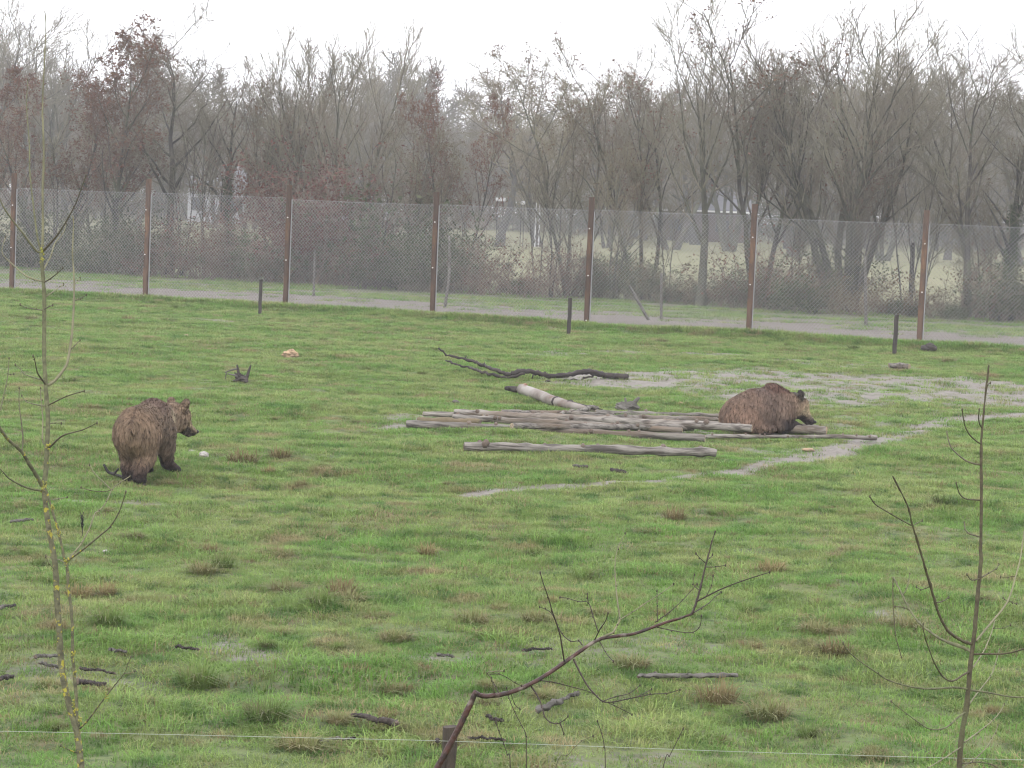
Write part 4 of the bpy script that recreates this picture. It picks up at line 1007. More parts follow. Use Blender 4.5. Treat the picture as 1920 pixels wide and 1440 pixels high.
# ---- chunks, snag, stones
def chunk(name, px, py, wpx, hpx, m, label, cat, seed, spikes=(), dpx=None, rough=.22):
    p = G(px, py); k = pxm(p); w, h = wpx / k, hpx / k; d = (dpx or wpx * .7) / k; rg = np.random.default_rng(seed); v, f = [], []
    nu, nv = 12, 8
    for i in range(nv + 1):
        th = math.pi * i / nv
        for j in range(nu):
            a = 2 * math.pi * j / nu; x, y, z = math.sin(th) * math.cos(a), math.sin(th) * math.sin(a), math.cos(th)
            r = 1 + rough * (vnoise(x * 1.9 + seed * 3.1 + z, y * 1.9 + z * 1.7) - .5) * 2 + rough * .5 * (vnoise(x * 5 + seed, y * 5 + z * 4) - .5) * 2
            v.append((x * r * w / 2, y * r * d / 2, max(z * r, -.75) * h / 2 + h * .33))
    for i in range(nv):
        for j in range(nu): f.append((i * nu + j, (i + 1) * nu + j, (i + 1) * nu + (j + 1) % nu, i * nu + (j + 1) % nu))
    t_ = link(name, mesh_from(v, f, name, False), M[m], None, tuple(p)); tag(t_, label, cat)
    for (x0, z0, x1, z1, r_, mm) in spikes:
        q = np.array([(x0 / k, 0, z0 / k), ((x0 + x1) / 2 / k, .02, (z0 + z1) / 2 / k + .01), (x1 / k, .03, z1 / k)]); vv, ff = poly_tube(q, [r_, r_ * .8, r_ * .45], 6)
        link('root', mesh_from(vv, ff, 'root'), M[mm], t_)
    return t_
chunk('driftwood_chunk', 1174, 771, 46, 20, 'grey_wood', 'jagged grey driftwood chunk behind the log row', 'wood chunk', 3, [(8, 6, 24, 27, .05, 'grey_wood'), (0, 10, -3, 25, .03, 'grey_wood')], 30, .4)
chunk('root_snag', 452, 716, 30, 20, 'char', 'dark spiky root stump lying in the grass', 'root stump', 5, [(-4, 8, -9, 32, .03, 'char'), (-9, 24, -32, 16, .018, 'grey_wood'), (10, 6, 17, 32, .03, 'char'), (0, 8, -26, 14, .02, 'grey_wood'), (-28, 16, -30, 4, .015, 'grey_wood'), (8, 10, 14, 12, .03, 'grey_wood')], 24, .5)
chunk('rotten_stump', 543, 673, 32, 20, 'orange_stone', 'sandy-brown rotten wood chunk alone on the grass towards the fence', 'wood chunk', 8, [(4, 6, -6, -2, .03, 'cut')], 22, .45)
chunk('stone', 383, 857, 20, 13, 'stone', 'pale rounded stone on the grass in front of the walking bear', 'stone', 12, rough=.3)
chunk('stone', 359, 849, 15, 7, 'stone', 'small flat pale stone between the walking bear and a rounder stone', 'stone', 14)
chunk('stone', 855, 757, 14, 9, 'grey_wood', 'small grey lump in the grass near the stub end of the birch trunk', 'stone', 15)
chunk('stone', 1276, 757, 12, 7, 'orange_stone', 'little orange stone between driftwood and resting bear', 'stone', 16)
chunk('soil_clod', 1740, 660, 28, 18, 'char', 'dark clod of earth at the foot of a rusty fence post', 'clod', 17, rough=.4)
chunk('stone', 198, 1036, 11, 7, 'stone', 'little grey stone in the grass below the walking bear', 'stone', 18)
chunk('soil_clod', 1515, 846, 26, 7, 'orange_stone', 'rusty-brown lump of turf beside the muddy track', 'clod', 19)
chunk('soil_clod', 350, 632, 14, 6, 'orange_stone', 'small rusty clod on the grass near the far short post and root stump', 'clod', 20)
t_ = empty('black_branch', tuple(gl(235, 904))); o0 = np.array(t_.location)
q = np.array([gl(194, 893, .14), gl(203, 893, .05), gl(215, 897, .03), (G(240, 903) + (0, 0, .02)), G(272, 912) + (0, 0, .015)]) - o0
v, f = poly_tube(q, [.014, .018, .017, .02, .014], 7); link('limb', mesh_from(v, f, 'limb'), M['black'], t_)
q = np.array([gl(212, 896, .03), gl(222, 893, .09)]) - o0; v, f = poly_tube(q, [.018, .010], 6, sub=1); link('stub', mesh_from(v, f, 'stub'), M['black'], t_)
tag(t_, 'bent black stick on the grass at the hind feet of the walking bear', 'stick')
# thin upright dead stalks
for (px, py, h_, lab) in [(230, 786, 18, 'single thin dark stalk in the grass beyond the walking bear'), (153, 1010, 44, 'dark dried seed head among the near grass by the lichen-covered sapling')]:
    p = G(px, py); h = h_ / pxm(p); parts = [poly_tube([(0, 0, -.02), (.01, 0, h * .6), (.0, 0, h)], [.004, .004, .003], 5)]
    if h_ > 20:
        for k in range(14):
            z = h * (.45 + .04 * k); a = k * 2.4; parts.append(poly_tube([(0, 0, z), (.02 * math.cos(a), .02 * math.sin(a), z + .05)], [.004, .002], 4, sub=1))
    v, f = join(parts); o = link('dry_stalk', mesh_from(v, f, 'dry_stalk'), M['black'], None, tuple(p)); tag(o, lab, 'plant')

# ------------------------------------------------------------------ grass
def blades(n, rad, h0, h1, splay, w, seed, droop=.5):
    rg = np.random.default_rng(seed); a = rg.uniform(0, 6.28, n); r = rad * np.sqrt(rg.uniform(0, 1, n)); b = np.stack([np.cos(a) * r, np.sin(a) * r, np.full(n, -.01)], -1)
    az = a + rg.normal(0, .8, n); tl = np.abs(rg.normal(splay * .6, splay * .5, n)) * (.4 + r / (rad + 1e-6)); h = rg.uniform(h0, h1, n)
    out = np.stack([np.cos(az), np.sin(az), np.zeros(n)], -1); up_ = np.array([0, 0, 1.0])
    m_ = b + (up_ + out * np.minimum(tl, 1.2)[:, None] * .6) * (h * .55)[:, None]
    t_ = m_ + (up_ * (1 - np.minimum(tl, 1.3) * droop)[:, None] + out * (tl * 1.1)[:, None]) * (h * .5)[:, None]
    t_[:, 2] = np.maximum(t_[:, 2], .006)
    sd = np.stack([-np.sin(az), np.cos(az), np.zeros(n)], -1) * w * rg.uniform(.6, 1.3, (n, 1))
    V = np.stack([b - sd, b + sd, m_ - sd * .8, m_ + sd * .8, t_ - sd * .12, t_ + sd * .12], 1).reshape(-1, 3)
    o = np.arange(n)[:, None] * 6
    return V, np.concatenate([o + np.array([[0, 1, 3, 2]]), o + np.array([[2, 3, 5, 4]])])
def grass_material(name, far=False):
    m = bpy.data.materials.new(name); m.use_nodes = True; t = m.node_tree; n = t.nodes; L = t.links.new; b = n['Principled BSDF']
    ge = n.new('ShaderNodeNewGeometry'); oi = n.new('ShaderNodeObjectInfo')
    def nz(sc, det=4):
        x = n.new('ShaderNodeTexNoise'); x.inputs['Scale'].default_value = sc; x.inputs['Detail'].default_value = det; L(ge.outputs['Position'], x.inputs['Vector']); return x.outputs['Fac']
    def rg_(f, a, c):
        x = n.new('ShaderNodeMapRange'); x.inputs[1].default_value = a; x.inputs[2].default_value = c; L(f, x.inputs[0]); return x.outputs[0]
    def mix(f, a, c):
        x = n.new('ShaderNodeMixRGB'); L(f, x.inputs[0])
        for s, v in (('Color1', a), ('Color2', c)):
            if isinstance(v, tuple): x.inputs[s].default_value = (*v, 1)
            else: L(v, x.inputs[s])
        return x.outputs[0]
    c = mix(rg_(nz(.5), .38, .64), (.150, .29, .056), (.255, .325, .10))
    c = mix(rg_(nz(1.05, 6), .57, .68), c, (.30, .25, .13))
    c = mix(rg_(nz(4.6, 5), .60, .70), c, (.22, .165, .085))
    c = mix(rg_(nz(2.6, 5), .53, .62), c, (.10, .195, .042))
    c = mix(rg_(oi.outputs['Random'], .78, .98), c, (.27, .29, .11))
    hv = n.new('ShaderNodeHueSaturation'); mr = n.new('ShaderNodeMapRange'); mr.inputs[3].default_value = .68; mr.inputs[4].default_value = 1.28
    fr = n.new('ShaderNodeMath'); fr.operation = 'FRACT'; ml = n.new('ShaderNodeMath'); ml.operation = 'MULTIPLY'; ml.inputs[1].default_value = 17.31
    L(oi.outputs['Random'], ml.inputs[0]); L(ml.outputs[0], fr.inputs[0]); L(fr.outputs[0], mr.inputs[0]); L(mr.outputs[0], hv.inputs['Value']); L(c, hv.inputs['Color']); c = hv.outputs[0]
    L(c, b.inputs['Base Color']); b.inputs['Roughness'].default_value = .6; b.inputs['Specular IOR Level'].default_value = .3
    tr = n.new('ShaderNodeBsdfTranslucent'); L(c, tr.inputs[0]); ms = n.new('ShaderNodeMixShader'); ms.inputs[0].default_value = .35
    L(b.outputs[0], ms.inputs[1]); L(tr.outputs[0], ms.inputs[2]); L(ms.outputs[0], n['Material Output'].inputs['Surface'])
    return m
GM = grass_material('grass_blades')
protos = []
M['dead_grass'] = mat('dead_grass', (.34, .28, .15), .8, (.22, .17, .09), 6, trans=.25, rand=.3)
for i, (n_, rad, h0, h1, sp_, w_) in enumerate([(46, .12, .02, .055, 1.5, .003), (52, .13, .025, .06, 1.8, .0028), (40, .11, .03, .08, 1.3, .0028), (50, .13, .02, .05, 2.0, .003), (34, .12, .02, .06, 1.9, .0026)]):
    V, F = blades(n_, rad, h0, h1, sp_, w_, 50 + i); me = mesh_np(V, F, 'grass_tuft'); me.materials.append(GM if i < 4 else M['dead_grass']); protos.append(bpy.data.objects.new('grass_tuft', me))
def scatter(name, pts, scl, idx_, label, protos):
    me = bpy.data.meshes.new(name); me.vertices.add(len(pts)); me.vertices.foreach_set('co', pts.astype(np.float32).ravel())
    me.attributes.new('scl', 'FLOAT', 'POINT').data.foreach_set('value', scl.astype(np.float32))
    me.attributes.new('rot', 'FLOAT', 'POINT').data.foreach_set('value', np.random.default_rng(1).uniform(0, 6.28, len(pts)).astype(np.float32))
    me.attributes.new('pick', 'INT', 'POINT').data.foreach_set('value', idx_.astype(np.int32))
    o = link(name, me, None); o['kind'] = 'stuff'; o['label'] = label; o['category'] = 'grass'
    g = bpy.data.node_groups.new(name, 'GeometryNodeTree'); g.interface.new_socket('Geometry', in_out='INPUT', socket_type='NodeSocketGeometry'); g.interface.new_socket('Geometry', in_out='OUTPUT', socket_type='NodeSocketGeometry')
    N = g.nodes; gi = N.new('NodeGroupInput'); go = N.new('NodeGroupOutput'); L = g.links.new
    jn = N.new('GeometryNodeGeometryToInstance')
    for p in reversed(protos):
        oi = N.new('GeometryNodeObjectInfo'); oi.inputs['Object'].default_value = p; oi.inputs['As Instance'].default_value = True; oi.transform_space = 'ORIGINAL'
        L(oi.outputs['Geometry'], jn.inputs[0])
    def named(nm, ty):
        a = N.new('GeometryNodeInputNamedAttribute'); a.data_type = ty; a.inputs['Name'].default_value = nm; return a.outputs[0]
    cx = N.new('ShaderNodeCombineXYZ'); L(named('rot', 'FLOAT'), cx.inputs[2])
    er = N.new('FunctionNodeEulerToRotation'); L(cx.outputs[0], er.inputs[0])
    ip = N.new('GeometryNodeInstanceOnPoints'); L(gi.outputs[0], ip.inputs['Points'])
    jg = N.new('GeometryNodeJoinGeometry')
    for p in reversed(protos):
        pass
    # join the object instances so that "pick" chooses one of them
    N.remove(jn)
    for p in reversed(protos):
        oi = [x for x in N if x.bl_idname == 'GeometryNodeObjectInfo' and x.inputs['Object'].default_value == p][0]; L(oi.outputs['Geometry'], jg.inputs[0])
    L(jg.outputs[0], ip.inputs['Instance']); ip.inputs['Pick Instance'].default_value = True
    L(named('pick', 'INT'), ip.inputs['Instance Index']); L(er.outputs[0], ip.inputs['Rotation']); L(named('scl', 'FLOAT'), ip.inputs['Scale']); L(ip.outputs[0], go.inputs[0])
    md = o.modifiers.new('scatter', 'NODES'); md.node_group = g
    return o
rgG = np.random.default_rng(8)
def field_points(n, y0, y1, smin_, smax):
    y = np.sqrt(rgG.uniform(y0 ** 2, y1 ** 2, n)); x = rgG.uniform(-1, 1, n) * (.235 * y + 2.2); s = behind(x, y); k = (s > smin_) & (s < smax)
    return x[k], y[k], s[k]
x, y, s = field_points(270000, 8, 78, -90, .3)
mm = mudmask(x, y) * 1.15 + (vnoise(x * 4.2, y * 4.2, 4) - .5) * .5
keep = (mm < .12 + .80 * rgG.uniform(size=len(x))) & (rgG.uniform(size=len(x)) < np.clip(24 / y + .12, 0, 1)); x, y, s = x[keep], y[keep], s[keep]
sc_ = (.6 + .8 * vnoise(x / .55, y / .55, 5) ** 2 + .35 * vnoise(x / 2.3, y / 2.3, 6)) * rgG.uniform(.75, 1.25, len(x)) * (1 + .012 * np.maximum(y - 25, 0))
sc_ = np.minimum(sc_, 1.5) * (1 + .25 * (vnoise(x / .42, y / .42, 21) > .82))
sc_ *= 1 + 1.1 * np.exp(-((s + .5) / .8) ** 2)
scatter('pasture_grass', np.stack([x, y, hgrid(x, y)], -1), sc_, np.where(rgG.uniform(size=len(x)) < .06 + .5 * np.clip(vnoise(x / 1.1, y / 1.1, 14) - .62, 0, 1) * 2, 4, rgG.integers(0, 4, len(x))), 'short wet green and straw-coloured pasture grass', protos)
x, y, s = field_points(60000, 66, 110, 4.5, 18)
keep = rgG.uniform(size=len(x)) < np.clip((s - 5) / 6, .05, 1) * .6 * (vnoise(x / 1.7, y / .9, 12) > .42); x, y, s = x[keep], y[keep], s[keep]
scatter('verge_grass', np.stack([x, y, hgrid(x, y)], -1), rgG.uniform(1.0, 2.4, len(x)), rgG.integers(0, 4, len(x)), 'rough grass on the verge behind the fence', protos)

# ---- tussocks one can tell apart
TM = []
for i, (n_, rad, h0, h1, sp_, m_) in enumerate([(260, .10, .08, .21, 1.5, 'tuss_green'), (260, .12, .06, .17, 1.8, 'tuss_mix'), (200, .11, .06, .19, 1.4, 'straw'), (160, .09, .07, .16, 1.4, 'tuss_green'), (240, .14, .04, .10, 2.0, 'tuss_mix')]):
    V, F = blades(n_, rad, h0, h1, sp_, .0038, 90 + i, .75); me = mesh_np(V, F, 'tussock'); me.materials.append(M[m_]); TM.append(me)
TL = ['bright green tussock of long grass in the pasture', 'faded green and straw tussock of drooping grass in the pasture', 'dead brown tussock of standing grass in the pasture', 'small upright green tuft in the pasture', 'low flattened brown tuft of dead grass in the pasture']
TG = ['green tussocks', 'faded tussocks', 'brown standing tussocks', 'small green tufts', 'flattened brown tufts']
tus = [(0, 415, 1065, 1.0), (1, 380, 1075, 1.0), (2, 395, 1037, .8), (1, 535, 1110, 1.1), (0, 597, 1138, 1.1), (2, 640, 1118, 1.2), (1, 655, 1128, 1.1), (0, 368, 1288, 1.25), (0, 500, 1350, 1.1), (4, 605, 1008, 1.2), (4, 520, 1040, 1.1),
       (2, 1265, 975, 1.1), (2, 1448, 1072, 1.0), (3, 1093, 1085, 1.0), (2, 1565, 1226, 1.0), (1, 1530, 1188, 1.0), (2, 1345, 1318, 1.2), (1, 1440, 1345, 1.2), (4, 1600, 1035, 1.1), (2, 800, 1040, .9), (1, 885, 1170, 1.1), (3, 1000, 1045, 1.0), (1, 740, 1200, .9),
       (2, 150, 1120, .9), (2, 200, 1118, .8), (1, 250, 1010, .8), (0, 200, 1170, 1.0), (0, 620, 700, 1.0), (3, 690, 697, 1.4), (1, 600, 690, 1.2), (3, 790, 705, 1.0), (4, 165, 765, 1.2), (1, 230, 770, .9), (4, 50, 950, 1.0), (3, 1765, 945, 1.2), (4, 1420, 985, 1.0),
       (4, 1215, 1000, 1.1), (1, 1185, 1250, 1.0), (3, 130, 715, 1.2), (1, 560, 1405, 1.1), (4, 990, 1440, 1.3), (0, 1160, 1420, 1.0), (3, 1400, 1150, .9), (1, 1700, 1180, 1.2), (4, 700, 1160, 1.0), (3, 880, 960, .8), (4, 350, 1130, 1.0), (1, 1000, 1165, .9), (2, 240, 600, 1.2), (3, 600, 640, 1.4), (1, 1240, 640, 1.3), (0, 1600, 660, 1.3), (1, 1780, 680, 1.4), (3, 1480, 650, 1.4), (1, 60, 600, 1.4), (3, 330, 580, 1.3)]
rgK = random.Random(3)
for i in range(80):
    tus.append((rgK.choice([1, 3, 4, 2, 1]), rgK.uniform(10, 1910), 640 + 790 * rgK.random() ** .8, rgK.uniform(.45, .75)))
for k, px, py, s_ in tus:
    p = G(px, py)
    if behind(p[0], p[1]) > -1 or mudmask(p[:1], p[1:2])[0] > .3: continue
    o = link('grass_tussock', TM[k], None, None, tuple(p)); o.rotation_euler = (0, 0, rgK.uniform(0, 6.3)); s_ *= .92; o.scale = (s_ * rgK.uniform(.9, 1.2), s_, s_ * rgK.uniform(.85, 1.15)); tag(o, TL[k], 'grass tussock', TG[k])
for k, px, py, s_, lab in [(2, 455, 872, 1.5, 'large brown grass tussock with two spiky tips in front of the walking bear'), (2, 525, 858, 1.1, 'brown pointed grass tussock beside the larger two-tipped one'), (4, 318, 907, .9, 'small straw-coloured grass wisp by the forefeet of the walking bear')]:
    p = G(px, py); o = link('grass_tussock', TM[k], None, None, tuple(p)); o.scale = (s_, s_, s_); tag(o, lab, 'grass tussock')

# ------------------------------------------------------------------ near saplings, post and cord
def sapling(name, d, base, stems, label, mats, cat='sapling', depth=.35, seed=1, lichen=(), drops=()):
    """stems: (part, [(px,py)...], start radius px, end radius px, material, depth drift)"""
    rg = np.random.default_rng(seed); b = P(base[0], 1000, d); b[2] = float(hgt(b[0], b[1])); t_ = empty(name, tuple(b)); k = FPX / d
    ends = {}
    for i, (part, pts, ra, rb, m, drift) in enumerate(stems):
        q = np.array(pts, float); seg_ = np.concatenate([[0], np.cumsum(np.linalg.norm(np.diff(q, axis=0), axis=1))]); tt = seg_ / seg_[-1]
        # start depth: nearest earlier stem point
        d0 = d
        best = 1e9
        for (qq, dd) in ends.values():
            dist = np.linalg.norm(qq - q[0], axis=1); j = dist.argmin()
            if dist[j] < best: best = dist[j]; d0 = dd[j]
        dep = d0 + drift * tt
        w = np.array([P(x, y, z) for (x, y), z in zip(q, dep)]) - b
        rr = .76 * (ra + (rb - ra) * tt) / k
        v, f = poly_tube(w, rr, 9 if ra > 3 else 6, sub=5)
        if ra > 3: v = v + rg.normal(0, .0009, v.shape)
        link(part, mesh_from(v, f, part), M[m], t_)
        nn = 40; ti = np.linspace(0, 1, nn); ends[i] = (np.stack([np.interp(ti, tt, q[:, 0]), np.interp(ti, tt, q[:, 1])], 1), np.interp(ti, tt, dep))
        if ra <= 3.2 and rb < 1.5:                                  # end bud and side buds
            ball('bud', w[-1], 1.8 / k, M[mats[1]], t_, (.8, .8, 1.7))
            for q_ in range(1, len(w) - 1):
                ball('bud', w[q_] + rg.normal(0, .002, 3), 1.35 / k, M[mats[1]], t_, (.9, .9, 1.3))
    for (x, y, r_) in lichen:
        best, dz = 1e9, d
        for (qq, dd) in ends.values():
            dist = np.linalg.norm(qq - np.array([x, y]), axis=1); j = dist.argmin()
            if dist[j] < best: best, dz = dist[j], dd[j]
        parts = []
        for s_ in range(14):
            c = P(x + rg.uniform(-.55, .55) * r_, y + rg.normal(0, r_ * .7), dz - .006 + rg.uniform(-.004, .006)) - b; rr = r_ * rg.uniform(.12, .3) / k
            parts.append(poly_tube([c - (0, 0, rr), c - (0, 0, rr * .6), c + (0, 0, rr * .5), c + (0, 0, rr)], [rr * .2, rr, rr * .9, rr * .2], 6, sub=1))
        v, f = join(parts); link('lichen', mesh_from(v, f, 'lichen'), M['lichen'], t_)
    tag(t_, label, cat); return t_
SG, SL, SP, SB, SR, ST = 'stem_green', 'stem_lichen', 'stem_pale', 'stem_brown', 'stem_red', 'stem_twig'
left = [
 ('trunk', [(165, 1790), (158, 1600), (152, 1440), (151, 1429), (144, 1370), (133, 1334), (122, 1290), (114, 1234), (112, 1196), (107, 1123), (103, 1054), (94, 1007), (86, 952), (82, 910)], 10, 6.5, SL, 0),
 ('leader', [(82, 910), (86, 882), (88, 838), (90, 785), (86, 729), (83, 674), (83, 641), (83, 558), (81, 524), (77, 474)], 6, 4.6, SG, .1),
 ('leader', [(77, 474), (80, 447), (80, 363), (81, 330), (82, 280), (80, 200), (83, 120), (86, 50), (84, 20)], 3.4, 1, SP, .1),
 ('leader', [(77, 474), (69, 436), (60, 363), (56, 322), (55, 270), (50, 200), (52, 150)], 2.8, 1, SG, .3),
 ('branch', [(77, 472), (68, 470), (42, 436), (14, 400), (0, 374), (-12, 330)], 2.8, 1.1, SP, -.3),
 ('branch', [(80, 472), (111, 436), (139, 388), (152, 355), (161, 330)], 2.6, 1.1, SB, -.25),
 ('branch', [(80, 527), (65, 524), (47, 516), (25, 497), (4, 474), (10, 445)], 2.6, 1, SP, .25),
 ('branch', [(82, 505), (90, 490), (96, 478), (103, 456), (118, 438), (124, 420)], 2.4, 1, SP, .3),
 ('branch', [(82, 530), (95, 522), (108, 512), (118, 502)], 1.8, 1, SB, -.2),
 ('branch', [(83, 558), (98, 548), (112, 538), (119, 533)], 1.8, 1, SP, .2),
 ('branch', [(83, 582), (68, 580), (50, 577), (38, 571)], 1.6, 1, SB, .2),
 ('branch', [(83, 580), (92, 575), (99, 572)], 1.5, .9, SB, -.2),
 ('branch', [(88, 723), (100, 716), (111, 704), (120, 692), (126, 680), (133, 641), (137, 600), (139, 530), (136, 474), (138, 420), (136, 405)], 3.8, 1.4, SP, .35),
 ('branch', [(139, 533), (146, 527), (150, 521)], 1.5, .9, SP, .1),
 ('branch', [(133, 655), (140, 648), (150, 638)], 1.4, .8, SB, .1),
 ('branch', [(136, 566), (150, 560), (162, 553)], 1.3, .8, SB, .1),
 ('branch', [(86, 722), (79, 712), (70, 698), (65, 674), (62, 668)], 2.4, 1, SB, -.2),
 ('branch', [(84, 713), (75, 711), (47, 702), (38, 692), (29, 684)], 2, .9, SG, .25),
 ('branch', [(90, 760), (100, 755), (125, 743), (158, 733)], 2.2, 1, SB, -.2),
 ('branch', [(87, 761), (75, 760), (60, 757), (48, 752), (41, 742)], 2, .9, SG, .2),
 ('branch', [(90, 840), (96, 836), (108, 824), (122, 815), (155, 806), (182, 793)], 2.6, 1, SB, -.3),
 ('branch', [(88, 838), (80, 827), (80, 800), (80, 782), (77, 750), (76, 728)], 2.4, 1.1, SP, .15),
 ('branch', [(90, 795), (104, 793), (115, 794)], 1.3, .8, SB, .1),
 ('limb', [(80, 912), (72, 898), (61, 880), (50, 862), (42, 849), (30, 836), (17, 826), (0, 803), (-14, 770)], 5, 3.2, SL, -.35),
 ('branch', [(40, 846), (24, 832), (10, 815), (0, 800), (-10, 790)], 2.6, 1.4, SL, .2),
 ('branch', [(41, 848), (43, 825), (41, 799), (36, 760), (36, 728)], 2.2, 1, SB, .15),
 ('branch', [(-12, 790), (0, 768), (6, 745), (11, 724), (15, 700), (17, 672)], 2.2, 1, SG, .15),
 ('branch', [(15, 702), (20, 702), (26, 701)], 1.2, .8, SG, 0),
 ('branch', [(80, 920), (64, 918), (42, 911), (17, 897), (6, 885), (-4, 876)], 3, 1.4, SG, -.3),
 ('stem', [(147, 1362), (144, 1340), (143, 1304), (139, 1262), (136, 1220), (135, 1160), (129, 1107), (125, 1057), (121, 1049), (111, 1002), (99, 960), (90, 930), (84, 915)], 4.5, 3, SL, -.06),
 ('branch', [(124, 1053), (145, 1038), (167, 1021), (190, 1002), (206, 988), (222, 963), (232, 935), (236, 922)], 3, 1.2, SL, -.4),
 ('branch', [(126, 1051), (140, 1035), (153, 1018), (168, 990), (178, 963), (186, 958), (200, 940), (210, 918), (225, 905), (244, 893)], 2.4, 1, SP, .3),
 ('branch', [(209, 919), (195, 905), (178, 888), (168, 872)], 1.6, .9, SP, .1),
 ('branch', [(209, 919), (190, 922), (168, 919), (152, 914)], 1.5, .8, SB, .1),
 ('branch', [(98, 937), (110, 935), (126, 932)], 1.6, .8, SP, .1),
 ('branch', [(105, 1068), (93, 1058), (86, 1044)], 1.5, .9, SP, -.1),
 ('branch', [(125, 1057), (112, 1050), (96, 1046), (86, 1042)], 1.6, .9, SP, .2),
 ('branch', [(150, 1366), (165, 1350), (183, 1326), (200, 1304), (215, 1285), (233, 1262), (240, 1245), (245, 1232)], 2.4, 1, SL, -.35),
 ('branch', [(232, 1263), (244, 1262), (253, 1258)], 1.4, .8, SL, 0),
 ('branch', [(146, 1412), (130, 1406), (114, 1398)], 2, 1, SL, -.1)]
sapling('lichen_sapling', 11.0, (165, 1790), left, 'slender bare sapling spotted with yellow lichen, with two leaders', (SL, SB), seed=4,
        lichen=[(82, 911, 10), (77, 474, 9), (78, 490, 6), (90, 838, 7), (113, 1205, 9), (137, 1230, 8), (137, 1340, 8), (135, 1322, 8), (143, 1375, 8), (151, 1410, 10), (149, 1350, 7), (99, 950, 6), (111, 1000, 6), (125, 1052, 7), (200, 1304, 6), (140, 1262, 6), (88, 868, 5)])
